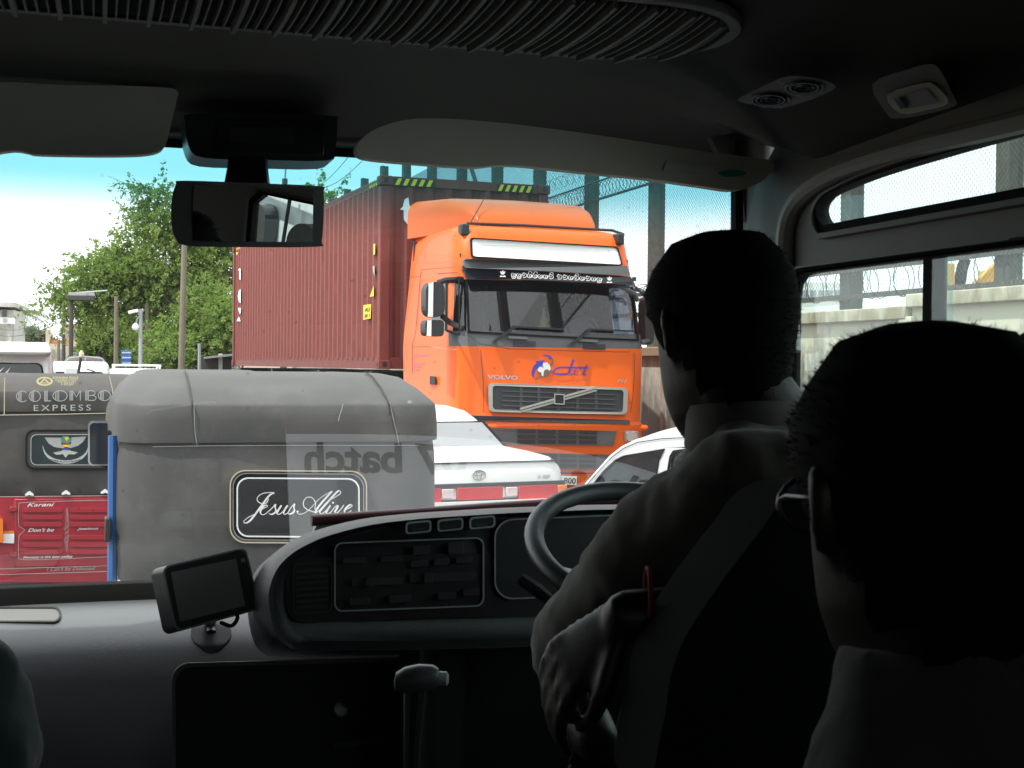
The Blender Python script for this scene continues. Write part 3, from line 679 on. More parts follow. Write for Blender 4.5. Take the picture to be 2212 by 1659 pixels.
# mirrors
def mirror_housing(q, y0, d, name, parent):
    P = [TR.pt(x, z_, y0) for x, z_ in q]; pl = [(p.x, p.z) for p in P]
    return MB().plate([pl], XZ(y0), 0, d).build(name, M['black'], parent, bevel=.03, seg=3)
m1 = mirror_housing(rq(zq((378, 925), (522, 922), (520, 1188), (378, 1186)), .25, 4, .6), .10, .2, 'wing_mirror', truck)
m2 = mirror_housing(rq(zq((372, 1208), (514, 1208), (512, 1334), (374, 1326)), .25, 4, 1.2), .10, .2, 'wing_mirror', truck)
for mm_, q in ((m1, zq((400, 936), (434, 926), (430, 1186), (396, 1184))), (m2, zq((390, 1212), (420, 1210), (418, 1330), (386, 1326)))):
    pl = pxpoly(TR, q, .09); MB().plate([pl], XZ(.09), 0, .02).build('white_stripe', M['white_decal'], mm_)
w = MB()
w.tube([TR.pt(*zq((470, 930))[0], .15), TR.pt(*zq((520, 912))[0], .15), ts(*zq((645, 905))[0], .03)], .035, 8)
w.tube([TR.pt(*zq((500, 1180))[0], .15), TR.pt(*zq((560, 1230))[0], .2), ts(*zq((650, 1270))[0], .02)], .035, 8)
w.build('mirror_arm', M['black'], truck, smooth=True)
rm = rq([(1394, 640), (1412, 640), (1414, 745), (1394, 745)], .2, 4, .4)
mirror_housing(rm, .3, .2, 'wing_mirror', truck)
w = MB(); w.tube([ts(1370, 622, .02), TR.pt(1385, 628, .2), TR.pt(1402, 650, .35)], .03, 8); w.tube([ts(1384, 740, .0), TR.pt(1402, 735, .35)], .03, 8)
w.tube([ts(*zq((1800, 935))[0], .1), ts(*zq((1880, 985))[0], .22), TR.pt(*zq((1935, 1010))[0], .02), TR.pt(*zq((1955, 1060))[0], .1)], .03, 8)
w.build('mirror_arm', M['cab_grey'], truck, smooth=True)
a, b = TR.pt(*zq((1700, 1060))[0], .45), TR.pt(*zq((1675, 1120))[0], .45)
w = MB(); w.tube([TR.pt(*zq((1735, 1050))[0], .3), a, b], .012, 6); w.build('cab_mirror_stem', M['black'], truck)
MB().plate([pxpoly(TR, rq(zq((1600, 1120), (1735, 1128), (1730, 1198), (1605, 1190)), .3, 4, 2), .45)], XZ(.45), 0, .05).build('cab_mirror', M['black'], truck, bevel=.01)
# truck driver behind the glass
M['shirt_white'] = mat('white_shirt', (.55, .55, .55), .8); M['skin_dark'] = mat('brown_skin', (.17, .085, .05), .5, var=.1, scale=12)
tp = thing('person', TR, 'truck driver in pale shirt seated behind the truck windscreen', 'person')
c = TR.pt(1255, 690, 1.0)
MB().loft([[(c.x + rx * math.cos(t), 1.02 + ry * math.sin(t), c.z + z) for t in np.linspace(0, 6.283, 17)[:-1]] for z, rx, ry in ((-.62, .2, .16), (-.3, .22, .16), (-.1, .23, .15), (.0, .2, .12), (.05, .08, .08), (.12, .06, .07), (.16, .075, .1), (.24, .085, .11), (.33, .07, .09), (.37, .02, .03))]).build('body', M['skin_dark'], tp, smooth=True)
MB().loft([[(c.x + rx * math.cos(t), 1.02 + ry * math.sin(t), c.z + z) for t in np.linspace(0, 6.283, 17)[:-1]] for z, rx, ry in ((-.62, .21, .17), (-.3, .235, .175), (-.1, .245, .165), (.01, .21, .13), (.04, .1, .1))], caps=False).build('shirt', M['shirt_white'], tp, smooth=True)

# ================================================================== container
CT = Fr(-1.79, 18.2, 20.85)
cont = thing('shipping_container', CT, 'maroon corrugated shipping container on a trailer behind the orange truck', 'container')
CZ0, CZ1, CLn, CWd = 1.69, 4.28, 12.19, 2.44
def corr(L, pitch, depth):
    pts = [0.0]; o = []; n = int(L / pitch); p = L / n
    for i in range(n):
        b = i * p
        o += [(b, 0), (b + p * .26, 0), (b + p * .5, depth), (b + p * .76, depth)]
    o.append((L, 0)); return o
def corrwall(fn, L, depth, z0, z1, name, pitch=.278):
    P = corr(L, pitch, depth); V = []; Fc = []
    for i, (a, d) in enumerate(P):
        V += [fn(a, d, z0), fn(a, d, z1)]
        if i: Fc.append((2 * i - 2, 2 * i, 2 * i + 1, 2 * i - 1))
    return mesh(name, V, Fc, M['maroon'], cont)
corrwall(lambda a, d, z: (.012 + d, .08 + a, z), CLn - .16, .045, CZ0 + .14, CZ1 - .09, 'side_wall', .29)
corrwall(lambda a, d, z: (CWd - .012 - d, .08 + a, z), CLn - .16, .045, CZ0 + .14, CZ1 - .09, 'side_wall', .29)
corrwall(lambda a, d, z: (.1 + a, .03 + d, z), CWd - .2, .05, CZ0 + .14, CZ1 - .09, 'end_wall', .26)
MB().box((CWd / 2, CLn - .03, (CZ0 + CZ1) / 2), (CWd - .1, .05, CZ1 - CZ0 - .1)).build('door', M['maroon'], cont)
MB().box((CWd / 2, CLn / 2, CZ1 - .03), (CWd - .06, CLn - .06, .02)).build('roof', M['maroon'], cont)
for x in (.07, CWd - .07):
    for y in (.07, CLn - .07):
        MB().box((x, y, (CZ0 + CZ1) / 2), (.14, .14, CZ1 - CZ0 - .24)).build('corner_post', M['maroon'], cont, bevel=.01)
        for z in (CZ0 + .06, CZ1 - .05):
            b = MB().box((x, y, z), (.17, .18, .125)).build('corner_casting', M['maroon'], cont, bevel=.008)
            MB().box((x + (-.084 if x < 1 else .084), y, z), (.01, .07, .055)).build('casting_hole', M['black'], b)
            if y < 1: MB().box((x, y - .088, z), (.06, .01, .06)).build('casting_hole', M['black'], b)
    MB().box((x if x < 1 else x, CLn / 2, CZ1 - .045), (.07, CLn - .3, .09)).build('top_rail', M['maroon'], cont)
    MB().box((x, CLn / 2, CZ0 + .08), (.08, CLn - .3, .16)).build('bottom_rail', M['maroon'], cont)
MB().box((CWd / 2, .05, CZ1 - .05), (CWd - .3, .08, .12)).build('top_rail', M['maroon'], cont); MB().box((CWd / 2, .05, CZ0 + .08), (CWd - .3, .08, .16)).build('bottom_rail', M['maroon'], cont)
# hazard stripes
def stripes(x0, x1, fn):
    mb = MB(); n = 5; p = (x1 - x0) / n
    for i in range(n): a = x0 + i * p; mb.add([fn(a, 0), fn(a + p * .5, 0), fn(a + p * .9, 1), fn(a + p * .4, 1)], [(0, 1, 2, 3)])
    return mb
for x0, x1 in ((.2, .75), (1.68, 2.2)):
    stripes(x0, x1, lambda a, b: (a, .006, CZ1 - .105 + b * .09)).build('hazard_stripe', M['yellow'], cont, fix=False)
    MB().add([(x0 - .02, .0085, CZ1 - .108), (x1 + .02, .0085, CZ1 - .108), (x1 + .02, .0085, CZ1 - .012), (x0 - .02, .0085, CZ1 - .012)], [(0, 1, 2, 3)]).build('hazard_backing', M['hazard_black'], cont, fix=False)
for y0, y1 in ((.2, .75), (11.5, 12.0)):
    stripes(y0, y1, lambda a, b: (.031, a, CZ1 - .085 + b * .08)).build('hazard_stripe', M['yellow'], cont, fix=False)
# lettering on the container
P = [S_ for S_ in []]
tz = lambda pts: [((x / 1.7068) / 1.1718, (y / 1.7068) / 1.1718) for x, y in pts]
P = [poly2(tz([(1748, 862), (1764, 852), (1770, 890), (1795, 890), (1795, 905), (1768, 905), (1766, 940), (1772, 952), (1795, 950), (1795, 965), (1760, 968), (1745, 950), (1744, 908), (1728, 905), (1740, 893)]))]
decal('white_letter', P, M['white_decal'], cont, lambda x, y: CT.pt(x, y, .018))
Q = [[(1028, 1165), (1036, 1158), (1040, 1162), (1040, 1208), (1034, 1208), (1034, 1172)], [(1040, 1248), (1032, 1255), (1027, 1280), (1032, 1305), (1040, 1310)], [(1027, 1330), (1040, 1330), (1040, 1352), (1036, 1358)], [(1022, 1388), (1032, 1368), (1040, 1388)]]
decal('white_letter', [poly2(tz(q)) for q in Q], M['white_decal'], cont, lambda x, y: CT.ptx(x, y, .004))
decal('yellow_label', [poly2(tz([(1570, 1318), (1603, 1314), (1601, 1376), (1569, 1382)])), poly2(tz([(1597, 1282), (1614, 1235), (1615, 1280)])), poly2(tz([(1613, 1055), (1621, 1052), (1620, 1098), (1613, 1102)])), poly2(tz([(1020, 1090), (1030, 1090), (1022, 1104)]))], M['yellow'], cont, lambda x, y: CT.ptx(x, y, .003))
V2, F2 = text2d('AU', .03); V3, F3 = text2d('28 1', .02)
decal('label_lettering', [(fit(V2, tz([(1576, 1330), (1598, 1327), (1597, 1345), (1575, 1348)])), F2), (fit(V3, tz([(1574, 1358), (1597, 1355), (1596, 1370), (1573, 1373)])), F3)], M['black'], cont, lambda x, y: CT.ptx(x, y, -.001))
decal('grey_label', [poly2(tz([(1610, 1150), (1618, 1148), (1618, 1195), (1611, 1172)]))], M['sticker_grey'], cont, lambda x, y: CT.ptx(x, y, .003))
trl = thing('container_trailer', CT, 'dark skeletal trailer carrying the maroon shipping container', 'trailer')
b = MB()
for x in (.7, 1.74): b.box((x, 6.3, 1.4), (.14, 11.6, .5))
for y in (.7, 4, 8, 11.6): b.box((1.22, y, 1.55), (2.3, .16, .2))
b.build('chassis', M['black'], trl)
for y in (8.6, 9.9, 11.2):
    for x in (.25, 2.19): wheel(trl, x, y, .5, .5)
# ================================================================== three-wheelers
def planring(z, hw, yb, yf, rc, n=10, jit=0.0, seed=0):
    P = []
    def arc(cx, cy, a0, a1, m):
        for i in range(m + 1):
            a = R(a0 + (a1 - a0) * i / m); P.append((cx + rc * math.cos(a), cy + rc * math.sin(a), z))
    m = 6
    arc(-hw + rc, yb + rc, 180, 270, m)
    for i in range(1, 16): P.append((-hw + rc + (2 * hw - 2 * rc) * i / 16, yb, z))
    arc(hw - rc, yb + rc, 270, 360, m)
    for i in range(1, n): P.append((hw, yb + rc + (yf - yb - rc) * i / n, z))
    P.append((hw * .96, yf, z)); P.append((-hw * .96, yf, z))
    for i in range(1, n): P.append((-hw, yf - (yf - yb - rc) * i / n, z))
    if jit:
        ph = seed * 1.7
        P = [(x + jit * math.sin(9 * y + z * 11 + ph) * .6, y + jit * (math.sin(7 * x + 13 * z + ph) + .6 * math.sin(17 * x - 9 * z + ph)), zz) for x, y, zz in P]
    return P
def tuk(fr, name, label, canvas, body, zbot, zhem, seed=0, ws=1.0):
    t = thing(name, fr, label, 'three-wheeler', 'three-wheelers in the queue')
    rows = [(zbot, .628, .012), (zbot + .02, .634, .0), (zbot + .15, .64, -.008), ((zbot + zhem) / 2, .64, -.004), (zhem - .06, .638, .004), (zhem + .03, .625, .02)]
    MB().loft([planring(z, hw * ws, yb, 1.25, .17, jit=.005, seed=seed) for z, hw, yb in rows], caps=False).build('back_curtain', canvas, t, smooth=True, angle=70)
    hood = [(zhem, .641, -.012, .17), (zhem + .015, .641, -.014, .17), (zhem + .08, .643, -.012, .18), (zhem + .135, .638, -.008, .18), (zhem + .148, .634, .002, .18), (zhem + .20, .605, .14, .2), (zhem + .245, .56, .30, .22), (zhem + .26, .5, .42, .22), (zhem + .264, .34, .6, .18)]
    rr = []
    for z, hw, yb, rc in hood:
        ring = planring(z, hw * ws, yb, 1.85, rc, jit=.006, seed=seed + 1)
        rr.append([(x, y, zz - .10 * max(0, (y - .9)) ** 2) for x, y, zz in ring])
    MB().loft(rr).build('hood', canvas, t, smooth=True, angle=38)
    # body
    b = MB()
    b.loft([planring(z, hw * ws, yb, 1.3, .12) for z, hw, yb in ((.28, .6, .06), (.45, .64, .02), (zbot - .1, .645, .015), (zbot - .005, .63, .02))])
    b.build('body', body, t, smooth=True, angle=50)
    b = MB(); b.loft([[(x * k, 1.75 + .55 * d, z) for x, d in ((-.5, 0), (-.45, .5), (-.25, .85), (0, 1), (.25, .85), (.45, .5), (.5, 0), (0, -.2))] for z, k in ((.3, .9), (.6, 1), (.95, 1.05), (1.0, 1.0))])
    b.build('front_cowl', body, t, smooth=True, angle=50)
    for s in (-1, 1):
        px_ = (.652 if s < 0 else .60) * ws
        MB().tube([(s * px_, .16, zbot - .35), (s * px_, .16, zbot), (s * px_, .17, zhem + .02)], .018, 8).build('frame_post', body, t, smooth=True)
        MB().tube([(s * .5, 2.0, .95), (s * .58, 1.75, zhem + .12)], .02, 8).build('windscreen_post', body, t, smooth=True)
    MB().box((0, .62, .62), (1.15, .45, .2)).build('rear_seat', M['cabin_dark'], t, bevel=.04); MB().box((0, .36, .92), (1.1, .12, .42)).build('seat_back', M['cabin_dark'], t, bevel=.04)
    wheel(t, -.56, .5, .2, .1); wheel(t, .56, .5, .2, .1); wheel(t, 0, 2.15, .2, .1)
    MB().box((0, 1.1, .27), (1.1, 1.9, .05)).build('floor', M['black'], t)
    return t
TKA = 18.0
TK = Fr(-.849, 5.12, TKA)
near = tuk(TK, 'three_wheeler', 'blue three-wheeler with grey-black canvas hood and white script on its rear window', M['canvas'], M['blue_paint'], .925, 1.452, 1, .966)
def bk(off): return lambda px, py, t=0: (lambda p: (p.x, p.y, p.z))(TK.pt(px, py, -off - t))
def bks(px, py, t): return tuple(TK.pt(px, py, -t - .014))
def rrpx(x0, y0, x1, y1, r, sl=0.0, n=6): return [(x, y + sl * (x - x0) / (x1 - x0)) for x, y in rrect(x0, y0, x1, y1, r, n)]
o1, o2, o3, o4 = rrpx(496, 1015, 793, 1173, 34, 2), rrpx(498.5, 1017.5, 790.5, 1170.5, 32, 2), rrpx(511, 1031, 777, 1160, 25, 2), rrpx(514, 1034, 774, 1157, 23, 2)
MB().plate([o1, o2], bks, -.02, .022).build('window_piping', M['thread'], near)
mid1, mid2 = rrpx(503, 1022, 786, 1166.5, 30, 2), rrpx(504.2, 1023.2, 784.8, 1165.2, 29, 2)
MB().plate([o2, mid1], bks, -.02, .016).build('window_rubber', M['canvas'], near, bevel=.003)
MB().plate([mid1, mid2], bks, -.02, .018).build('window_piping', M['sticker_grey'], near)
MB().plate([mid2, o3], bks, -.02, .013).build('window_rubber', M['rubber'], near, bevel=.003)
MB().plate([o3, o4], bks, -.02, .02).build('window_trim', M['white_decal'], near)
wn_ = MB(); wn_.plate([o4], bks, .004, .0042); wn_.build('rear_window', M['tuk_glass'], near, fix=False)
MB().plate([o4], bks, -.005, .0).build('painted_dark_interior', M['black'], near)  # black sheet stands in for the unlit interior behind the pane
def jz(pts): return [(495 + x * .1466, 1007 + y * .1466) for x, y in pts]
def pen(dx, dy):   # broad on falling strokes, hairline on rising ones
    return 1.7 + 2.4 * max(0.0, (-dx * .55 + dy * .83)) ** 2
def cal(pts): return ribbon(spline(jz(pts), 6), pen)
def calf(pts, w): return ribbon(spline(jz(pts), 6), w)
LP = [calf([(580, 480), (560, 530), (520, 552), (470, 548), (425, 520), (412, 480), (440, 435), (500, 400), (590, 388), (665, 390)], 1.7),
      cal([(665, 390), (600, 425), (545, 490), (480, 580), (420, 660), (370, 730), (320, 790), (270, 830), (228, 836), (215, 815), (240, 785), (300, 745), (370, 710), (440, 655), (500, 625), (545, 605), (566, 585), (545, 574), (510, 590), (475, 630), (460, 680), (480, 712), (520, 710), (570, 675), (640, 610), (682, 560), (675, 600), (690, 650), (670, 690), (620, 710), (588, 695)]),
      cal([(670, 690), (720, 640), (770, 578), (730, 640), (705, 690), (725, 710), (770, 690), (830, 620), (862, 576), (820, 640), (800, 690), (820, 708), (860, 690), (905, 620), (962, 553), (952, 600), (962, 650), (935, 690), (890, 705), (862, 690)]),
      calf([(1000, 680), (1020, 702), (1060, 706), (1120, 685), (1200, 620), (1300, 510), (1400, 430), (1515, 368)], 1.25),
      cal([(1517, 368), (1450, 440), (1370, 530), (1300, 620), (1262, 690)]),
      calf([(1262, 640), (1272, 545), (1240, 482), (1190, 455), (1130, 470), (1095, 530), (1105, 600), (1160, 645), (1220, 665), (1275, 690)], 1.8),
      cal([(1275, 690), (1340, 640), (1440, 530), (1560, 455), (1630, 412), (1642, 378), (1612, 364), (1550, 420), (1460, 520), (1390, 600), (1340, 660), (1340, 690), (1370, 702), (1440, 640), (1492, 578), (1450, 640), (1430, 685), (1450, 702), (1495, 680), (1560, 600), (1602, 580), (1590, 620), (1560, 670), (1580, 692), (1620, 662), (1672, 600), (1692, 572)]),
      cal([(1690, 645), (1760, 622), (1812, 585), (1785, 568), (1730, 610), (1700, 660), (1720, 692), (1760, 682), (1802, 650)]),
      poly2(jz(ell(1530, 540, 14, 14, 10))), poly2(jz(ell(1008, 668, 15, 15, 10)))]
decal('window_lettering', LP, M['white_decal'], near, lambda x, y: TK.pt(x, y, -.0225))
# seams, hem piping, bottom piping and hinge
def hseam(pts, w, m, off=-.028, name='seam'): decal(name, [ribbon(spline(pts, 4), w)], M[m], near, lambda x, y: TK.pt(x, y, off))
hseam([(415, 868), (416, 905), (418, 940), (422, 962)], 2.0, 'seam', -.031); hseam([(419, 868), (420, 905), (422, 940), (426, 962)], .8, 'sticker_grey', -.032)
hseam([(838, 868), (846, 905), (854, 940), (858, 962)], 2.0, 'seam', -.031); hseam([(842, 868), (850, 905), (858, 940), (862, 962)], .8, 'sticker_grey', -.032)
hseam([(330, 965), (420, 963.5), (600, 962), (780, 962), (905, 962)], .8, 'sticker_grey', -.031)
for xs_, sg_ in ((TK.pt(415, 880, -.01).x, 1), (TK.pt(842, 880, -.01).x, 1)):
    MB().tube([(xs_, -.014, 1.452 + .10), (xs_, -.012, 1.452 + .143), (xs_ * .995, .14, 1.452 + .205), (xs_ * .99, .30, 1.452 + .250), (xs_ * .98, .42, 1.452 + .264)], .0035, 6).build('seam', M['seam'], near)
w = MB(); zb = .918
w.tube([(x, y - .008, zb) for x, y, z in planring(zb, .607, .0, .6, .17)[:28]], .012, 8); w.build('bottom_piping', M['thread'], near, smooth=True)
a = TK.ptx(243, 1130, -.668)
MB().box((-.648, .14, TK.pt(243, 1152).z), (.02, .09, .088)).build('hinge', M['black'], near, bevel=.004)
# wing mirror
mo, mi_ = rrpx(190, 909, 240, 1006, 11), rrpx(194, 914, 237, 1003, 9)
def mf(px, py, t): return tuple(TK.pt(px, py, 1.55 - t))
MB().plate([mo], mf, -.04, .0).build('wing_mirror', M['black'], near, bevel=.006)
MB().plate([mo, mi_], mf, .0, .008).build('mirror_rim', M['chrome'], near)
mg = MB().plate([mi_], mf, .001, .003).build('mirror_glass', M['dark_glass'], near)  # dark base colour stands in for the dark view the mirror would reflect
MB().tube([mf(215, 1000, -.03), mf(232, 1012, -.03), mf(262, 1015, -.1)], .01, 6).build('mirror_stem', M['black'], near)
# scratch and bird-dropping marks on the hood
decal('hood_scratch', [ribbon(spline([(741, 872), (738, 884), (733, 900), (731, 910)], 3), 1.5), poly2(ell(885, 868, 5, 3.4, 9))], M['sticker_grey'], near, lambda x, y: TK.pt(x, y, -.022))

TL = Fr(-3.19, 9.5, 18.0)
left = tuk(TL, 'three_wheeler', 'red three-wheeler with louvred engine cover and an eagle sticker on its window', M['canvas_b'], M['red_paint'], .80, 1.395, 4)
def ls(px, py, t): return tuple(TL.pt(px, py, -t))
def ld(off): return lambda x, y: TL.pt(x, y, -off)
def lw(px, py, t): return tuple(TL.pt(px, py, -t - .014))
decal('hood_seam', [ribbon([(10, 815), (9, 895)], 2), ribbon([(236, 813), (243, 840), (247, 893)], 2), ribbon([(-30, 897), (120, 895), (245, 892)], 1.6)], M['thread'], left, ld(.030))
# COLOMBO EXPRESS in striped outline letters
def c4(pts): return [(x * .3617 / 1.1718, (900 + y * .3617) / 1.1718) for x, y in pts]
LT = []
def arcp(cx, cy, rx, ry, a0, a1, n=16): return [(cx + rx * math.cos(R(a)), cy + ry * math.sin(R(a))) for a in np.linspace(a0, a1, n)]
def deco_o(cx, cy, rx, ry, a0=0, a1=360):
    LT.append(ribbon(c4(arcp(cx, cy, rx, ry, a0, a1, 22)), 1.5))
    for k in (-.62, -.40, -.18): h = math.sqrt(1 - k * k) * ry; LT.append(ribbon(c4([(cx + k * rx, cy - h), (cx + k * rx, cy + h)]), 1.5))
def deco_bar(x, y0, y1, n=3, g=9):
    for i in range(n): LT.append(ribbon(c4([(x + i * g, y0), (x + i * g, y1)]), 1.6))
deco_o(155, 286, 40, 38, 40, 320); deco_o(243, 284, 40, 38); deco_bar(312, 246, 318); LT.append(ribbon(c4([(312, 318), (358, 317)]), 1.8))
deco_o(420, 282, 50, 37); deco_bar(490, 245, 315); LT.append(ribbon(c4([(508, 246), (535, 290), (560, 246)]), 1.6)); LT.append(ribbon(c4([(562, 245), (562, 314)]), 1.6))
deco_bar(600, 245, 314); LT += [ribbon(c4([(620, 246)] + arcp(645, 262, 20, 16, -90, 90, 9) + [(620, 279)]), 1.5), ribbon(c4([(620, 280)] + arcp(650, 297, 22, 17, -90, 90, 9) + [(620, 314)]), 1.5)]
deco_o(730, 280, 42, 36)
V2, F2 = text2d('EXPRESS', .0, 1.35); LT.append((fit(V2, c4([(236, 346), (636, 343), (636, 384), (236, 388)])), F2))
decal('hood_lettering', LT, M['sticker_grey'], left, ld(.031))
PT = []
for ln, (x0, x1, y0, y1) in (('KOTAHENA POLICE', (370, 549, 147, 164)), ('COLOMBO NORTH', (385, 540, 167, 177)), ('EMERGENCY CALL', (405, 530, 180, 187)), ('2 433333', (425, 515, 189, 197)), ('2 431661', (425, 512, 199, 208))):
    V2, F2 = text2d(ln, .02); PT.append((fit(V2, c4([(x0, y0), (x1, y0), (x1, y1), (x0, y1)])), F2))
e1, e2 = ell(312, 180, 58, 31, 28), ell(312, 180, 44, 22, 28)
mbp = MB(); mbp.plate([c4(e1), c4(e2)], lambda a, b, t: ls(a, b, t), .028, .031); mbp.plate([c4([(312, 158), (350, 194), (274, 194)]), c4([(312, 170), (334, 189), (290, 189)])], lambda a, b, t: ls(a, b, t), .028, .031)
mbp.build('police_sticker', mat('pale_yellow_decal', (.75, .66, .3), .5), left); decal('police_lettering', PT, mat('pale_yellow_print', (.72, .64, .32), .5), left, ld(.031))
# window with the eagle
w1, w2, w3 = rrpx(55, 928, 252, 1014, 18), rrpx(59, 932, 250, 1010, 16), rrpx(66, 938, 247, 1005, 13)
MB().plate([w1, w2], lw, -.02, .022).build('window_rubber', M['rubber'], left, bevel=.004); MB().plate([w2, w3], lw, -.02, .016).build('window_rubber', M['canvas_b'], left)
w4 = rrpx(67.5, 939.5, 245.5, 1003.5, 12); MB().plate([w3, w4], lw, -.02, .02).build('window_trim', M['sticker_grey'], left)
MB().plate([w4], lw, -.02, .002).build('rear_window', M['tuk_glass_b'], left)
GR = [poly2(c4([(312, 573), (430, 575), (428, 620), (455, 640), (440, 650), (380, 640), (340, 615)])), poly2(c4([(604, 566), (500, 572), (498, 615), (470, 640), (490, 648), (545, 632), (580, 605)])),
      poly2(c4([(372, 680), (430, 668), (440, 660), (480, 660), (500, 668), (545, 678), (520, 692), (480, 690), (460, 715), (440, 690), (395, 695)]))]
arcs = [(298, 632), (315, 680), (345, 712), (390, 735), (455, 745), (520, 738), (570, 715), (605, 680), (618, 640)]
GR.append(ribbon(spline(c4(arcs), 4), [1.0 + 6.5 * math.sin(math.pi * i / 32) for i in range(33)]))
decal('eagle_sticker', GR, M['sticker_grey'], left, ld(.0185))
decal('eagle_head', [poly2(c4([(425, 575), (440, 563), (475, 563), (495, 578), (498, 605), (470, 612), (430, 608)]))], M['green_decal'], left, ld(.0200))
decal('eagle_beak', [poly2(c4([(448, 575), (470, 567), (484, 580), (465, 598)]))], M['yellow'], left, ld(.0212))
decal('eagle_breast', [poly2(c4([(436, 611), (492, 611), (486, 622), (440, 622)]))], M['red_lamp'], left, ld(.0200)); decal('eagle_breast', [poly2(c4([(438, 624), (486, 624), (478, 640), (446, 640)]))], M['yellow'], left, ld(.0200)); decal('eagle_breast', [poly2(c4([(444, 648), (480, 648), (474, 661), (450, 661)]))], M['blue_decal'], left, ld(.0200))
V2, F2 = text2d('SUPER AUTO STICKERS', .02); 
def arcmap(V2):
    xs = [p[0] for p in V2]; x0, x1 = min(xs), max(xs); out = []
    for x, y in V2:
        a = (x - x0) / (x1 - x0); px = 350 + 225 * a; base = 733 + 14 * math.sin(math.pi * a) - 12 * (a - .5) * 0; out.append((px, base + 4 - y * 20))
    return c4(out)
decal('sticker_lettering', [(arcmap(V2), F2)], M['black'], left, ld(.0205))
# turn buttons
for cx, cy in ((206, 965), (462, 958), (735, 950)):
    m_ = MB()
    for dx, dy, r in ((-12, 4, 14), (12, 4, 14), (0, -6, 13), (-22, 10, 10), (22, 10, 10)): m_.plate([c4(ell(cx + dx, cy + dy, r, r * .75, 10))], ls, .0, .03 + r * .0004)
    m_.build('turn_button', M['white_decal'], left)
# red engine cover with pressed louvres
def red(q, t1, m='red_paint', name='engine_cover', bevel=.006): return MB().plate([c4(q)], ls, -.03, t1).build(name, M[m], left, bevel=bevel)
red([(-60, 985), (800, 985), (800, 1590), (-60, 1590)], .006, name='rear_panel')
cov = red([(100, 1005), (790, 1000), (790, 1470), (100, 1480)], .018, name='engine_cover')
for x0, x1 in ((160, 435), (490, 765)):
    for y in (1068, 1118, 1168, 1258, 1310, 1362):
        rr_ = c4(rrect(x0, y, x1, y + 30, 14, 4)); o = MB().plate([rr_], ls, .016, .034).build('louvre', M['red_paint'], cov, bevel=.006)
        o.parent = left
        MB().plate([c4(rrect(x0 + 24, y + 24, x1 - 26, y + 31, 3, 2))], ls, .018, .030).build('louvre_slot', M['black'], left)
decal('cover_border', [ribbon(spline(c4([(760, 1012), (400, 1020), (160, 1030), (132, 1050), (130, 1180), (150, 1205), (172, 1220), (150, 1245), (132, 1270), (130, 1400), (145, 1425), (300, 1428), (760, 1408)]), 4), 1.0), ribbon(c4([(-60, 1495), (790, 1470)]), 1.0), ribbon(c4([(-60, 1535), (790, 1510)]), 1.0), ribbon(c4([(-60, 988), (800, 980)]), 1.2)], M['sticker_grey'], left, ld(.0215))
TX = []
for s_, q, sh in (('Karani', [(195, 1032), (382, 1028), (376, 1055), (190, 1058)], .3), ("Don't be", [(200, 1208), (380, 1206), (376, 1232), (195, 1235)], .3), ('jealous', [(545, 1202), (692, 1200), (688, 1222), (540, 1226)], .3), ('Honesty is the best policy', [(165, 1404), (512, 1396), (508, 1420), (160, 1426)], .3)):
    V2, F2 = text2d(s_, .01, 1.0, sh); TX.append((fit(V2, c4(q)), F2))
decal('cover_lettering', TX, M['white_decal'], left, ld(.0225))
V2, F2 = text2d("I Can't be Defeated", .0, 1.1, .3); decal('bumper_lettering', [(fit(V2, c4([(330, 1482), (668, 1474), (664, 1500), (326, 1508)])), F2)], M['sticker_grey'], left, ld(.012))
rnd = random.Random(3); FLM = []
for k in range(26):
    y = 1070 + k * 11.5; w_ = 16 * math.sin(math.pi * (k + 1) / 28) + 2; FLM.append(ribbon(spline(c4([(462 - rnd.random() * w_, y + 16), (468 + rnd.uniform(-w_, w_) * .5, y + 6), (470 + rnd.random() * w_, y - 8)]), 3), .7))
decal('flame_pinstripe', FLM, M['sticker_grey'], left, ld(.0225))
MB().plate([c4(rrect(-70, 1140, 22, 1310, 14, 4))], ls, .006, .06).build('tail_lamp', M['amber'], left, bevel=.01)
MB().plate([c4([(18, 1246), (100, 1246), (98, 1314), (18, 1312)])], ls, .02, .03).build('white_reflector', M['white_decal'], left); MB().plate([c4([(18, 1228), (100, 1226), (100, 1242), (18, 1243)])], ls, .02, .03).build('amber_reflector', M['amber'], left)
for y in (1075, 1392): MB().plate([c4([(68, y - 18), (118, y - 18), (118, y + 18), (68, y + 18)])], ls, .0, .04).build('cover_hinge', M['red_paint'], left, bevel=.005)
MB().plate([c4([(-60, 1600), (800, 1572), (800, 1720), (-60, 1720)])], ls, -.05, -.02).build('underside', M['black'], left)
a, b = TL.pt(163, 815, .9), TL.pt(175, 772, .9); m_ = MB(); m_.tube([(a.x, .9, a.z - .1), b], .012, 6); ant = m_.build('antenna', M['black'], left)
m_ = MB(); c_ = TL.pt(176, 768, .9); m_.lathe([(.004, -.03), (.02, -.01), (.02, .02), (.006, .04)], 8, tuple(c_)); m_.build('antenna_tip', M['thread'], ant, smooth=True)

T3 = Fr(-2.85, 12.5, 18.0)
tuk(T3, 'three_wheeler', 'dark hooded three-wheeler, only its roof showing behind the red one', M['canvas'], M['blue_paint'], .82, 1.42, 9)

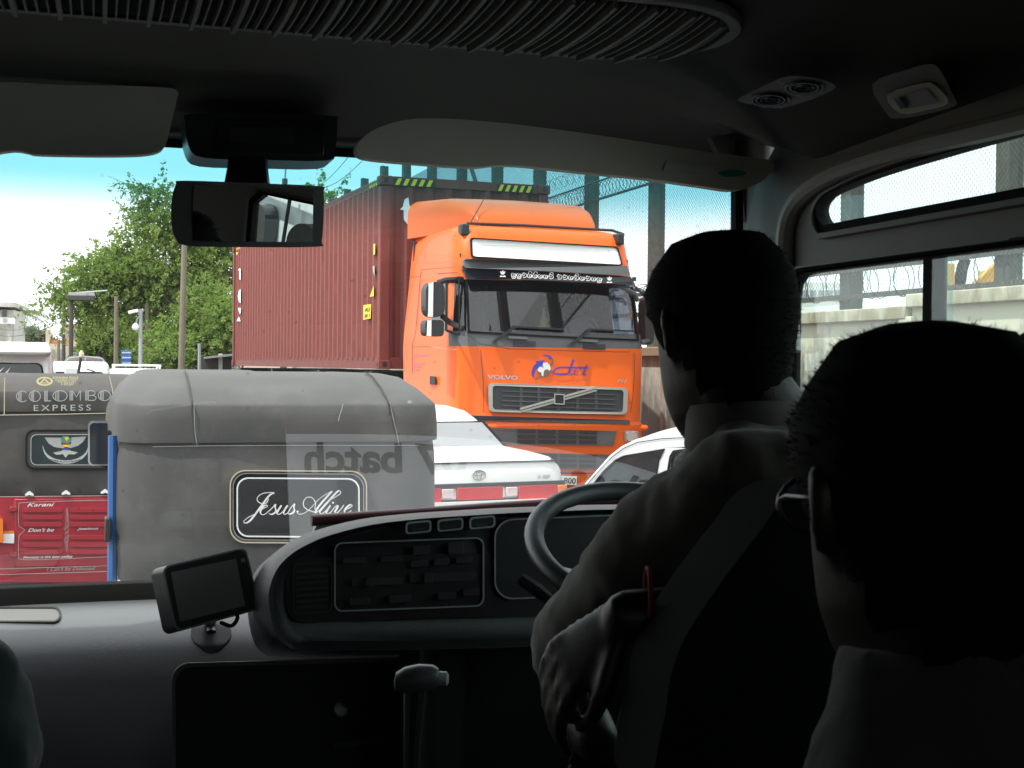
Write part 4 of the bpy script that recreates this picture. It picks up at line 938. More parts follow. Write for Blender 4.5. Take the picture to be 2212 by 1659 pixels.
# ================================================================== cars
def secring(y, hw, zb, zt, r=.14, n=4, crown=.02):
    P = []
    for cx, cz, a0 in ((hw - r, zt - r, 0), (-hw + r, zt - r, 90), (-hw + r * .8, zb + r * .8, 180), (hw - r * .8, zb + r * .8, 270)):
        for i in range(n + 1):
            a = R(a0 + 90 * i / n); x = cx + r * math.cos(a); z = cz + r * math.sin(a)
            P.append((x, y, z + crown * (1 - (x / hw) ** 2) * (1 if z > (zb + zt) / 2 else 0)))
    return P
def surf(fr, Y):
    def s(px, py, t):
        y = 0
        for _ in range(6):
            p = fr.pt(px, py, y); y = y * .3 + .7 * (Y(p.x, p.z) - t)
        return (p.x, Y(p.x, p.z) - t, p.z)
    return s
SD = Fr(-.29, 11.7, 26.0)
sed = thing('sedan_car', SD, 'white sedan with full-width red tail lamps beside the near three-wheeler', 'car')
ST = [(-.03, .78, .42, .84), (.0, .82, .30, .915), (.12, .84, .26, .945), (.5, .85, .24, .965), (1.0, .85, .22, .98), (1.5, .85, .2, .93), (3.2, .85, .2, .93), (4.1, .83, .22, .86), (4.5, .8, .3, .74), (4.6, .7, .4, .66)]
MB().loft([secring(*s) for s in ST]).build('body', M['white_paint'], sed, smooth=True, angle=50)
GZ = [(.90, .77, .92, 3.42), (.97, .755, .98, 3.32), (1.22, .66, 1.38, 2.78), (1.30, .61, 1.55, 2.62), (1.345, .5, 1.75, 2.45), (1.355, .3, 1.95, 2.3)]
def gring(z, hw, y0, y1, r=.14):
    return [(x, y, z) for x, y in rrect(-hw, y0, hw, y1, r, 4)]
MB().loft([gring(*g) for g in GZ]).build('roof', M['white_paint'], sed, smooth=True, angle=50)
def sdY(x, z):
    if z > .93: return float(np.interp(z, [g[0] for g in GZ], [g[2] for g in GZ]))
    return -.02
ss = surf(SD, sdY)
tr_, br_ = ss(*z3((655, 640))[0], .012), ss(*z3((925, 888))[0], .012)
qq = [(-tr_[0], tr_[2]), (tr_[0], tr_[2]), (br_[0], br_[2]), (-br_[0], br_[2])]
def rwin(a, b, t): return (a, sdY(a, b) - t, b)
def subdiv(q, n=8):
    out = []
    for i in range(len(q)):
        a, b = q[i], q[(i + 1) % len(q)]; out += [(a[0] + (b[0] - a[0]) * j / n, a[1] + (b[1] - a[1]) * j / n) for j in range(n)]
    return out
qs_ = subdiv(qq); sh = lambda k: [(x * k, .5 * (qq[0][1] + qq[2][1]) + (z - .5 * (qq[0][1] + qq[2][1])) * k) for x, z in qs_]
MB().plate([sh(1.03), sh(.985)], rwin, -.02, .012).build('window_rubber', M['rubber'], sed); MB().plate([sh(.985)], rwin, -.03, .004).build('rear_window', M['car_glass_pale'], sed)
for s in (-1, 1):
    sidew = MB().plate([[(1.25, .97), (3.15, .97), (2.7, 1.24), (1.62, 1.25)]], lambda a, b, t: (s * (.768 - (b - .9) * .36 + t), a, b), -.02, .006).build('side_window', M['dark_glass'], sed)
sp_ = lambda px, py, t: tuple(SD.pt(px, py, -.035 - t))
def sym(pts):   # mirror a right-hand pixel outline about the car's centre line
    P = [SD.pt(x, y, -.035) for x, y in pts]; return P
def lampbox(x0, x1, y0, y1, m, name, t=.03):
    a, b = SD.pt(*z3((x0, y0))[0], -.035), SD.pt(*z3((x1, y1))[0], -.035)
    for s in (1, -1):
        xa, xb = sorted((a.x * s, b.x * s)); MB().plate([[(xa, b.z), (xb, b.z), (xb, a.z), (xa, a.z)]], XZ(-.035), -t, .05).build(name, M[m], sed, bevel=.006)
zc = 622
lampbox(zc + 2, 795, 1128, 1212, 'red_lamp', 'tail_lamp'); lampbox(822, 905, 1128, 1190, 'clear_lamp', 'reversing_lamp'); lampbox(912, 1200, 1118, 1208, 'red_lamp', 'tail_lamp'); lampbox(1204, 1272, 1112, 1190, 'amber', 'indicator_lamp')
lampbox(zc, 1262, 1098, 1112, 'black', 'trim_strip', .02); lampbox(zc, 1280, 1216, 1232, 'black', 'trim_strip', .02)
a = SD.pt(*z3((622, 1300))[0]); MB().loft([[(x, y, z) for x, y in rrect(-.84, -.12, .84, .3, .16, 4)] for z in (.28, .34, SD.pt(*z3((622, 1240))[0], -.1).z - .02, SD.pt(*z3((622, 1236))[0], -.1).z)]).build('bumper', M['white_paint'], sed, smooth=True, angle=40)
ec = SD.pt(*z3((625, 1040))[0], -.035)
m_ = MB()
for rx, rz, dz in ((.062, .042, 0), (.022, .04, .0), (.05, .018, .014)): m_.tube([(ec.x + rx * math.cos(t), -.042, ec.z + dz + rz * math.sin(t)) for t in np.linspace(0, 6.283, 21)[:-1]], .005, 5, closed=True)
m_.build('boot_emblem', M['chrome'], sed, smooth=True)
V2, F2 = text2d('X 80E', .02, 1.0, .2); decal('boot_lettering', [(fit(V2, z3((1060, 1040), (1162, 1036), (1160, 1062), (1058, 1064))), F2)], M['silver'], sed, lambda x, y: SD.pt(x, y, -.04))
for x in (-.72, .72): wheel(sed, x, .85, .3, .18); wheel(sed, x, 3.65, .3, .18)

RC = Fr(1.05, 6.7, -24.0)
hat = thing('hatchback_car', RC, 'white car turned side-on ahead of the steering wheel, seen by its roof and window', 'car')
out_ = z3((1300, 1245), (1368, 1160), (1440, 1075), (1520, 985), (1600, 895), (1690, 825), (1800, 772), (1990, 735), (2200, 716), (2400, 712), (2650, 730), (2900, 800), (3050, 950), (3120, 1150))
w1_ = z3((1452, 1140), (1560, 1010), (1640, 935), (1720, 895), (2005, 848), (1965, 930), (1930, 1145)); w2_ = z3((2022, 1145), (2062, 900), (2085, 862), (2250, 838), (2480, 838), (2700, 870), (2880, 1000), (2940, 1145))
sx = lambda pts, y=0.0: [(p.x, p.z) for p in (RC.pt(a, b, 0) for a, b in pts)]
po, pw1, pw2 = sx(out_), sx(w1_), sx(w2_)
x0_, x1_ = po[0][0], po[-1][0]
low = [(x1_ + .15, .75), (x1_ + .2, .35), (x0_ - .55, .25), (x0_ - .68, .55), (x0_ - .6, .68), (x0_ + .0, .84)]
bodyp = po + [(x1_ + .05, po[-1][1] - .1)] + low[:-1]
for yy in (0, 1.46):
    MB().plate([bodyp, pw1, pw2], lambda a, b, t: (a, yy + t, b), 0, .05).build('side_panel', M['white_paint'], hat, bevel=.008)
    for pw in (pw1, pw2):
        c_ = (sum(p[0] for p in pw) / len(pw), sum(p[1] for p in pw) / len(pw)); shp = [((x - c_[0]) * 1.035 + c_[0], (z - c_[1]) * 1.05 + c_[1]) for x, z in pw]
        MB().plate([shp, pw], lambda a, b, t: (a, yy + t, b), -.006, .056).build('window_rubber', M['rubber'], hat)
        MB().plate([pw], lambda a, b, t: (a, yy + t, b), .02, .022).build('side_window', M['car_glass'], hat)
rp_ = spline(po[5:12], 4)
MB().loft([[(x, .03 + 1.44 * k, z + .035 * math.sin(math.pi * k)) for x, z in rp_] for k in np.linspace(0, 1, 9)], caps=False, closed=False).build('roof', M['white_paint'], hat, smooth=True)
MB().loft([[(x, .04 + 1.42 * k, z) for x, z in po[0:6]] for k in (0, 1)], caps=False, closed=False).build('windscreen', M['car_glass'], hat, smooth=True)
hd = [po[0], (x0_ - .3, .78), (x0_ - .6, .68), (x0_ - .68, .5)]
MB().loft([[(x, .02 + 1.46 * k, z + .03 * math.sin(math.pi * k)) for x, z in hd] for k in np.linspace(0, 1, 7)], caps=False, closed=False).build('bonnet', M['white_paint'], hat, smooth=True)
decal('drip_rail', [ribbon(z3((1380, 1172), (1455, 1085), (1540, 988), (1620, 905), (1705, 840), (1810, 795), (1990, 768), (2200, 758)), 1.6)], M['rubber'], hat, lambda x, y: RC.pt(x, y, -.004))
mc = RC.pt(*z3((1640, 1050))[0], 1.55); MB().loft([[(mc.x + r * 1.5 * math.cos(t), 1.55 + y, mc.z + r * math.sin(t)) for t in np.linspace(0, 6.283, 17)[:-1]] for y, r in ((-.01, .04), (.02, .085), (.07, .08), (.11, .04))]).build('wing_mirror', M['white_paint'], hat, smooth=True)
for s_ in (.55, 1.4): MB().box((x0_ + s_, .45, .75), (.14, .45, .5)).build('seat', M['cabin_dark'], hat, bevel=.05)
for x in (x0_ - .05, x1_ - .25):
    for y in (.1, 1.4):
        t_ = MB().lathe([(.14, -.08), (.27, -.08), (.28, -.05), (.28, .05), (.27, .08), (.14, .08)], 20, (x, y, .28), 'y').build('wheel', M['tyre'], hat, smooth=True)

def van(fr, name, label, cat, w, h, L, m, winz, ww=.86, roofr=.16, nose=.8, group=None, sidewin=True):
    t = thing(name, fr, label, cat, group); hw = w / 2
    S_ = [(.0, hw * .93, .35, h - .06), (.05, hw * .97, .3, h - .015), (.25, hw, .28, h), (L - nose - .6, hw, .28, h), (L - nose, hw * .97, .28, h - .12), (L - .25, hw * .96, .3, h * .56), (L, hw * .88, .38, h * .5)]
    rings = []
    for y, w_, zb, zt in S_:
        P = secring(y, w_, zb, zt, roofr, 4, .03); P = [(x * (1 - .10 * max(0, z - h * .5) / (h * .5)), yy + (.22 * max(0, (z - h * .52)) if yy < .3 else 0), z) for x, yy, z in P]; rings.append(P)
    MB().loft(rings).build('body', m, t, smooth=True, angle=45)
    z0, z1 = winz; ww_ = hw * ww
    def wm(a, b, tt): return (a, .0 + .22 * max(0, b - h * .52) - tt, b)
    q = rrect(-ww_, z0, ww_, z1, .08, 4); q = [(x * (1 - .1 * (z - z0) / (z1 - z0)), z) for x, z in q]
    qi = [(x * .965, z0 + (z - z0) * .94 + (z1 - z0) * .03) for x, z in q]
    MB().plate([q, qi], wm, -.02, .012).build('window_rubber', M['rubber'], t); MB().plate([qi], wm, -.02, .008).build('rear_window', M['dark_glass'], t)
    for s in (-1, 1):
        MB().box((s * hw * .9, .0, h * .45), (.12, .06, .4)).build('tail_lamp', M['red_lamp'], t, bevel=.02)
        if sidewin: MB().plate([rrect(.8, h * .56, L - nose - .1, h * .85, .08, 3)], lambda a, b, tt: (s * (hw * (1 - .10 * max(0, b - h * .5) / (h * .5)) + .004 + tt), a, b), -.03, .004).build('side_window', M['dark_glass'], t)
        wheel(t, s * (hw - .1), .8, .31, .2); wheel(t, s * (hw - .1), L - .85, .31, .2)
    MB().box((0, -.03, .45), (w * .94, .14, .2)).build('bumper', m, t, bevel=.03)
    return t
V1 = Fr(-7.66, 20.0, 18.0)
v1 = van(V1, 'white_van', 'large white van with roof spoiler and white script on its dark rear window', 'van', 1.72, 1.98, 4.6, M['white_paint'], (1.18, 1.72), .86)
MB().loft([[(x, y, z) for x, y in rrect(-.78 * k, -.16 + d, .78 * k, .5, .1, 4)] for z, k, d in ((1.84, 1.0, .03), (1.88, 1.03, .0), (1.96, 1.0, .02), (2.03, .93, .16))]).build('roof_spoiler', M['white_paint'], v1, smooth=True, angle=50)
def v1s(px, py): 
    p = V1.pt(px, py, .05); return V1.pt(px, py, .22 * max(0, p.z - 1.03) - .015)
V2, F2 = text2d('Mithuri London', .01, 1.0, .3); zv = lambda pts: [(x * .2351 / 1.1718, (780 + y * .2351) / 1.1718) for x, y in pts]
decal('window_lettering', [(fit(V2, zv([(130, 566), (335, 572), (335, 594), (130, 590)])), F2)], M['white_decal'], v1, v1s)
decal('window_graphic', [poly2(zv([(0, 668), (55, 628), (0, 692)])), poly2(zv([(10, 730), (60, 690), (118, 632), (75, 705), (30, 735)]))], M['white_decal'], v1, v1s)
V2_ = Fr(-9.72, 30.0, 18.0)
v2 = van(V2_, 'white_van', 'white square-backed van with a rear wiper ahead of the larger van', 'van', 1.66, 1.74, 4.2, M['white_paint'], (1.08, 1.52), .84, .12)
m_ = MB(); m_.tube([V2_.pt(205, 803, -.03), V2_.pt(188, 797, .05)], .015, 6); m_.build('rear_wiper', M['black'], v2)
MB().box(tuple(V2_.pt(156, 804, -.25)), (.32, .05, .2)).build('rear_mirror', M['white_paint'], v2, bevel=.03); m_ = MB(); m_.tube([V2_.pt(151, 800, -.25), V2_.pt(149, 790, .0)], .02, 6); m_.build('mirror_stem', M['white_paint'], v2)
V3_ = Fr(-12.0, 38.0, 18.0)
v3 = van(V3_, 'dark_minivan', 'dark minivan with two small rear windows and pale roof edge far down the road', 'van', 1.36, 1.88, 3.4, M['cab_grey'], (1.45, 1.76), .8, .3)
m_ = MB(); m_.tube([(x, -.06, z) for x, z in ((-.62, 1.3), (-.6, 1.6), (-.45, 1.84), (0, 1.89), (.45, 1.84), (.6, 1.6), (.62, 1.3))], .018, 6); m_.bar((0, -.06, 1.4), (0, -.06, 1.86), .03); m_.build('window_trim', M['sticker_grey'], v3)
decal('window_lettering', [ribbon([(158 + i * 5, 780), (161 + i * 5, 780)], 2.5) for i in range(3)] + [ribbon([(191 + i * 5, 781), (195 + i * 5, 781)], 2.5) for i in range(5)], M['mauve_decal'], v3, lambda x, y: V3_.pt(x, y, -.03))
V4_ = Fr(-9.95, 36.0, 18.0)
v4 = van(V4_, 'white_estate_car', 'white car with a roof rack far down the road', 'car', 1.6, 1.56, 4.2, M['white_paint'], (1.0, 1.36), .82, .14)
m_ = MB()
for y in (.7, 1.5, 2.3): m_.bar((-.62, y, 1.66), (.62, y, 1.66), .05)
for x in (-.6, .6): m_.bar((x, .6, 1.63), (x, 2.4, 1.63), .04); m_.bar((x, .8, 1.5), (x, .8, 1.64), .04); m_.bar((x, 2.2, 1.5), (x, 2.2, 1.64), .04)
m_.build('roof_rack', M['white_decal'], v4)
# ================================================================== trees, poles, far buildings
def leafmat(name, a, b, tr=.45):
    m = bpy.data.materials.new(name); m.use_nodes = True; n, l = m.node_tree.nodes, m.node_tree.links; n.clear()
    out = n.new('ShaderNodeOutputMaterial'); d = n.new('ShaderNodeBsdfDiffuse'); t = n.new('ShaderNodeBsdfTranslucent'); mi = n.new('ShaderNodeMixShader'); mi.inputs[0].default_value = tr
    tc_ = n.new('ShaderNodeTexCoord'); z = n.new('ShaderNodeTexNoise'); z.inputs['Scale'].default_value = .9; z.inputs['Detail'].default_value = 6; z.inputs['Roughness'].default_value = .75; l.new(tc_.outputs['Object'], z.inputs['Vector'])
    r = n.new('ShaderNodeValToRGB'); r.color_ramp.elements[0].position = .34; r.color_ramp.elements[1].position = .66; r.color_ramp.elements[0].color = (*a, 1); r.color_ramp.elements[1].color = (*b, 1); l.new(z.outputs['Fac'], r.inputs['Fac'])
    l.new(r.outputs['Color'], d.inputs['Color']); l.new(r.outputs['Color'], t.inputs['Color'])
    l.new(d.outputs['BSDF'], mi.inputs[1]); l.new(t.outputs['BSDF'], mi.inputs[2]); l.new(mi.outputs['Shader'], out.inputs['Surface']); return m
M['leaf'] = leafmat('leaf_green', (.135, .215, .055), (.32, .43, .12))
M['leaf_b'] = leafmat('leaf_light', (.13, .21, .045), (.29, .39, .11))
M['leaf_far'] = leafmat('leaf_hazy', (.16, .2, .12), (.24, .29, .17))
M['bark'] = mat('bark', (.10, .075, .055), .9, var=.3, scale=14, bump=.5, bscale=30)
def crown(blobs, ntw, lpt, size, seed, droop=.25, L=.55):
    """blobs: (x,y,z,rx,ry,rz,weight). Twigs fill the blobs; leaves sit along the twigs."""
    g = np.random.default_rng(seed); w = np.array([b[6] for b in blobs], float); w /= w.sum()
    k = g.choice(len(blobs), ntw, p=w); B = np.array([b[:6] for b in blobs])[k]
    d = g.normal(size=(ntw, 3)); d /= np.linalg.norm(d, axis=1)[:, None]
    r = g.random(ntw) ** .45
    c = B[:, :3] + d * r[:, None] * B[:, 3:6] * (1 + .18 * g.normal(size=(ntw, 1)))
    tw = d * np.array([1, 1, .55]) + g.normal(size=(ntw, 3)) * .55; tw[:, 2] -= droop; tw /= np.linalg.norm(tw, axis=1)[:, None]
    t = g.random((ntw, lpt)); Lw = L * (.5 + g.random((ntw, 1)))
    P = c[:, None, :] + tw[:, None, :] * (t * Lw)[..., None]; P[..., 2] -= .18 * (t * Lw) ** 2
    P += g.normal(size=P.shape) * size * .55
    P = P.reshape(-1, 3); n = len(P)
    a = g.normal(size=(n, 3)); a /= np.linalg.norm(a, axis=1)[:, None]; b = np.cross(a, g.normal(size=(n, 3))); b /= np.linalg.norm(b, axis=1)[:, None]
    s = size * (.55 + .8 * g.random((n, 1)))
    V = np.stack([P - a * s, P + b * s * .45, P + a * s, P - b * s * .45], 1).reshape(-1, 3)
    return V, c, tw, Lw
def leafmesh(name, V, m, parent):
    n = len(V) // 4; me = bpy.data.meshes.new(name); me.vertices.add(4 * n); me.vertices.foreach_set('co', V.astype(np.float32).ravel())
    me.loops.add(4 * n); me.loops.foreach_set('vertex_index', np.arange(4 * n, dtype=np.int32)); me.polygons.add(n); me.polygons.foreach_set('loop_start', np.arange(0, 4 * n, 4, dtype=np.int32))
    me.update(calc_edges=True); me.validate(); me.materials.append(m); return link(bpy.data.objects.new(name, me), parent)
def tree(fr, name, label, blobs_px, trunk_px, m, ntw, lpt, size, seed, droop=.25, L=.55, r0=.22, group=None):
    t = thing(name, fr, label, 'tree', group); B = []
    for (px, py, rx, rz, wgt) in blobs_px:
        y = random.Random(seed + px).uniform(-1.2, 1.2); p = fr.pt(px, py, y); k = (fr.pt(px + 10, py, y) - p).length / 10
        B.append((p.x, p.y, p.z, rx * k, (rx + rz) / 2 * k * .9, rz * k, wgt))
    V, c, tw, Lw = crown(B, ntw, lpt, size, seed, droop, L)
    leafmesh('crown', V, M[m], t)
    b = MB(); tp_ = fr.pt(trunk_px[0], trunk_px[1], 0); x0 = tp_.x
    b.tube(spline([(x0, 0, 0), (x0 + .1, .05, tp_.z * .5), (x0 - .05, 0, tp_.z)], 5), [r0 * (1 - .45 * i / 10) for i in range(11)], 9)
    for q in B:
        mid = ((x0 + q[0]) / 2 + .2, q[1] / 2, (tp_.z + q[2]) / 2 - .1 * abs(q[0] - x0)); pts = spline([(x0, 0, tp_.z * .8), mid, (q[0], q[1], q[2])], 5)
        b.tube(pts, [r0 * .5 * (1 - .8 * i / 10) for i in range(11)], 6)
    rr = random.Random(seed)
    for i in rr.sample(range(len(c)), min(len(c), 220)):
        e = c[i] + tw[i] * float(Lw[i, 0]); b.tube([tuple(c[i] - tw[i] * .3), tuple(e)], [.02, .006], 3)
    b.build('trunk', M['bark'], t, smooth=True, fix=False); return t
TA = Fr(-12.4, 48.0, 14.0)
tree(TA, 'roadside_tree', 'large feathery green tree spreading over the road behind the mirror', [(268, 570, 58, 36, 2.6), (330, 480, 45, 45, 1.4), (335, 420, 32, 22, .5), (420, 520, 80, 60, 2.4), (470, 590, 60, 50, 1.6), (205, 605, 50, 30, 1.4), (150, 640, 40, 18, .7), (300, 620, 70, 40, 2), (380, 600, 60, 45, 1.5), (185, 660, 45, 22, .8), (600, 470, 90, 50, 1.5), (700, 425, 26, 22, .35), (520, 480, 70, 60, 1.4), (345, 660, 50, 30, .9)], (400, 640), 'leaf', 2350, 24, .075, 11, .2, 1.0, .3)
TB = Fr(-11.0, 42.0, 14.0)
tree(TB, 'roadside_tree', 'rounded leafy tree growing beside the container tail', [(440, 690, 55, 40, 2), (400, 730, 50, 40, 1.6), (470, 740, 45, 45, 1.5), (375, 770, 40, 30, 1), (450, 650, 40, 30, 1), (350, 745, 30, 25, .6), (490, 700, 30, 40, .8)], (425, 740), 'leaf_b', 1700, 20, .065, 21, .15, .5, .16)
TC_ = Fr(-15.6, 54.0, 14.0)
tree(TC_, 'roadside_tree', 'pale green young tree standing left of the blue road sign', [(215, 700, 28, 30, 1), (205, 740, 30, 30, 1.2), (235, 760, 28, 25, .9), (200, 770, 25, 20, .8), (245, 715, 20, 30, .5)], (215, 760), 'leaf_b', 900, 18, .07, 31, .3, .5, .1)
TD = Fr(-14.6, 62.0, 14.0)
tree(TD, 'roadside_tree', 'hazy trees massed behind the camera pole'.replace('trees massed', 'tree standing'), [(290, 700, 40, 40, 1.5), (330, 720, 35, 40, 1.2), (270, 740, 30, 30, 1), (310, 760, 40, 30, 1), (350, 780, 35, 20, .8), (280, 780, 30, 20, .7)], (300, 760), 'leaf', 1300, 16, .085, 41, .3, .6, .14)
TE = Fr(-38, 105, 14.0)
tree(TE, 'far_tree', 'small pale tree beyond the large white van', [(75, 728, 20, 18, 1), (92, 742, 14, 14, .6), (60, 735, 15, 16, .6), (118, 745, 12, 10, .4)], (78, 750), 'leaf_far', 700, 10, .14, 51, .1, .5, .15)
# coconut palm
PF = Fr(-30, 85, 14.0)
palm = thing('coconut_palm', PF, 'coconut palm with drooping fronds beside the balconied building', 'palm tree')
pc = PF.pt(38, 680, 0)
MB().tube(spline([(pc.x - .3, 0, 0), (pc.x - .1, 0, pc.z * .5), (pc.x, 0, pc.z)], 6), .16, 8).build('trunk', M['bark'], palm, smooth=True)
g = random.Random(5)
for k in range(17):
    a = k / 17 * 6.283 + g.uniform(-.2, .2); el = g.uniform(-.3, .9); Lf = g.uniform(1.7, 2.4); pts = []
    for i in range(8):
        s_ = i / 7 * Lf; pts.append((pc.x + math.cos(a) * s_ * math.cos(el) * .95, math.sin(a) * s_ * math.cos(el), pc.z + math.sin(el) * s_ - .36 * s_ * s_ * .7))
    b = MB(); b.tube(pts, [.03, .028, .025, .022, .018, .015, .01, .006], 4)
    for i in range(1, 8):
        for s_ in (-1, 1):
            for j in range(3):
                p = Vector(pts[i - 1]).lerp(Vector(pts[i]), j / 3); d = (Vector(pts[i]) - Vector(pts[i - 1])).normalized(); sd = d.cross(Vector((0, 0, 1))).normalized() * s_
                e = p + sd * .42 + d * .25 + Vector((0, 0, -.3)); b.add([p, p + d * .07, e], [(0, 1, 2)])
    b.build('frond', M['leaf_far'], palm, fix=False)
# poles
M['pole_wood'] = mat('weathered_pole', (.2, .17, .13), .9, var=.2, scale=10); M['pole_grey'] = mat('galvanised_pole', (.33, .34, .35), .55, metal=.3); M['pole_dark'] = mat('dark_pole', (.07, .065, .06), .8)
def pole(px, top, v, r, m, label, name='utility_pole', cat='pole', lean=0.0):
    fr = Fr((px - CX) / F * v, v, 14.0); t = thing(name, fr, label, cat); z = fr.pt(px, top).z; x = fr.pt(px, top).x
    MB().tube([(x * 0 - lean, 0, 0), (x * 0, 0, z)], [r, r * .75], 9).build('shaft', M[m], t, smooth=True); return t, fr, z
t, fr, z = pole(398, 430, 33, .085, 'pole_wood', 'tall weathered utility pole in front of the big tree', lean=.1)
t, fr, z = pole(303, 668, 40, .07, 'pole_grey', 'grey camera pole with a hanging dome camera beside the blue sign', 'camera_pole')
def arm(pts, r, nm='arm'): b = MB(); b.tube([fr.pt(x, y, 0) for x, y in pts], r, 6); b.build(nm, M['pole_grey'], t, smooth=True)
arm([(303, 677), (310, 668)], .05); arm([(303, 682), (296, 690), (294, 700)], .03)
c_ = fr.pt(288, 673, 0); MB().box(tuple(c_), (.3, .18, .09), Matrix.Rotation(R(-14), 3, 'Y')).build('camera_housing', M['white_decal'], t, bevel=.02); arm([(296, 672), (303, 680)], .03)
c_ = fr.pt(293, 706, 0); MB().lathe([(.03, .12), (.09, .05), (.11, -.02), (.08, -.08), (.02, -.11)], 12, tuple(c_)).build('dome_camera', M['white_decal'], t, smooth=True)
b = fr.pt(303, 786); MB().box((.18, 0, .6), (.3, .25, 1.2)).build('base_cabinet', M['wall_cream'], t, bevel=.02)
pole(250, 640, 46, .09, 'pole_wood', 'slim pale pole left of the blue sign'); pole(316, 655, 47, .08, 'pole_wood', 'slim brown pole just behind the camera pole')
pole(137, 722, 60, .1, 'pole_dark', 'short dark pole in front of the far cream building'); pole(126, 735, 64, .09, 'pole_wood', 'short pale pole by the corner of the far cream building')
pole(430, 742, 36, .05, 'pole_grey', 'thin grey post under the rounded tree')
t, fr, z = pole(153, 642, 44, .085, 'pole_dark', 'dark signal pole with an overhead box reaching over the road', 'signal_pole')
MB().tube([fr.pt(153, 634), fr.pt(232, 628)], .035, 6).build('mast_arm', M['pole_grey'], t); 
a, b_ = fr.pt(146, 640), fr.pt(204, 648); MB().box(((a.x + b_.x) / 2, 0, (a.z + b_.z) / 2), (b_.x - a.x, .4, .17)).build('overhead_box', M['pole_dark'], t, bevel=.02)
a, b_ = fr.pt(148, 632), fr.pt(204, 638); MB().box(((a.x + b_.x) / 2, .1, (a.z + b_.z) / 2), (b_.x - a.x, .3, .1)).build('overhead_panel', M['sticker_grey'], t)
t, fr, z = pole(612, 386, 58, .16, 'pole_dark', 'slim antenna mast rising beyond the container roof', 'antenna_mast', 'mast')
MB().tube([(0, 0, z - .2), (.05, 0, fr.pt(612, 340).z)], .04, 6).build('spike', M['pole_grey'], t)
# overhead wires from pole to pole
wf = Fr(0, 0, 0)
for i, (a, b, sag) in enumerate((((-30, 700, 75), (145, 668, 44), .5), ((-30, 716, 75), (145, 690, 44), .4), ((640, 400, 60), (760, 330, 40), .5), ((655, 400, 60), (800, 330, 40), .5))):
    A, B_ = BUSF.ptv(*a[:2], a[2]), BUSF.ptv(*b[:2], b[2]); pts = [A.lerp(B_, k / 10) - Vector((0, 0, sag * math.sin(math.pi * k / 10))) for k in range(11)]
    o = MB().tube(pts, .012, 4).build('overhead_wire', M['pole_dark'], None, fix=False)
    tag(o, ('upper overhead wire crossing the sky left of the signal pole', 'lower overhead wire crossing the sky left of the signal pole', 'overhead wire nearest the antenna mast', 'second overhead wire beyond the antenna mast')[i], 'wire', 'overhead wires')
# blue sign
t, fr, z = pole(272, 756, 41, .04, 'pole_grey', 'blue road sign with three rows of white lettering', 'road_sign', 'sign')
M['sign_blue'] = mat('sign_blue', (.03, .14, .5), .45)
for i, (y0, y1) in enumerate(((757, 766.5), (767.5, 777.5), (779, 790))):
    a, b_ = fr.pt(262, y0), fr.pt(284, y1); pl = MB().box(((a.x + b_.x) / 2, -.06, (a.z + b_.z) / 2), (b_.x - a.x, .04, a.z - b_.z)).build('sign_plate', M['sign_blue'], t, bevel=.005)
    decal('plate_lettering', [ribbon([(264 + j * 2.4, (y0 + y1) / 2 + (-.5 if j % 2 else .4)), (264 + j * 2.4 + 1.7, (y0 + y1) / 2)], 2.6) for j in range(8)], M['white_decal'], t, lambda x, y: fr.pt(x, y, -.085))
MB().box((0, 0, .55), (.5, .3, 1.1)).build('plinth', M['block_white'], t, bevel=.02)
# far buildings
M['bld_cream'] = mat('cream_building', (.62, .52, .4), .85, var=.1, scale=1.5, dirt=(.45, .36, .27), dscale=2); M['bld_white'] = mat('pale_building', (.58, .57, .54), .85, var=.1, dirt=(.4, .39, .37), dscale=1.5); M['roof_red'] = mat('clay_roof', (.45, .17, .1), .85, var=.2)
F1 = Fr(-29.5, 78, 14.0); b1 = thing('balcony_building', F1, 'pale concrete building with a balcony at the left edge of the street', 'building')
def bb(parent, fr, x0, y0, x1, y1, dy, m, name, yo=0.0):
    a, b_ = fr.pt(x0, y0), fr.pt(x1, y1); return MB().box(((a.x + b_.x) / 2, yo + dy / 2, (a.z + b_.z) / 2), (abs(b_.x - a.x), dy, abs(a.z - b_.z))).build(name, m, parent)
bb(b1, F1, -60, 668, 30, 740, 6, M['bld_white'], 'wall'); bb(b1, F1, -70, 652, 34, 664, 7, M['bld_white'], 'roof', -.6); bb(b1, F1, -60, 686, 36, 701, .25, M['white_decal'], 'balcony', -1.0)
bb(b1, F1, 5, 668, 15, 684, .2, M['dark_glass'], 'window', -.12); bb(b1, F1, -30, 668, -5, 684, .2, M['dark_glass'], 'window', -.12); bb(b1, F1, 20, 701, 28, 745, .4, M['bld_white'], 'pillar', -.9); bb(b1, F1, -60, 740, 36, 800, 6, M['bld_white'], 'wall')
bb(b1, F1, 11, 688, 19, 696, .06, M['sticker_grey'], 'balcony_panel', -1.05)
F2_ = Fr(-31, 95, 14.0); b2 = thing('cream_building', F2_, 'cream building with red roof tiles far down the road', 'building')
bb(b2, F2_, 96, 742, 180, 800, 8, M['bld_cream'], 'wall'); bb(b2, F2_, 110, 734, 150, 742, 7.5, M['roof_red'], 'roof', .3); bb(b2, F2_, 98, 712, 106, 742, 1, M['bld_cream'], 'turret', .2); bb(b2, F2_, 130, 700, 176, 742, 5, M['bld_cream'], 'tower', 2); bb(b2, F2_, 128, 697, 178, 702, 5.4, M['bld_cream'], 'cornice', 1.8)
for x in (104, 124, 160): bb(b2, F2_, x, 754, x + 13, 774, .2, M['pane_grey'], 'window', -.1)
for x in (138, 155): bb(b2, F2_, x, 712, x + 8, 728, .2, M['pane_grey'], 'window', 1.9)
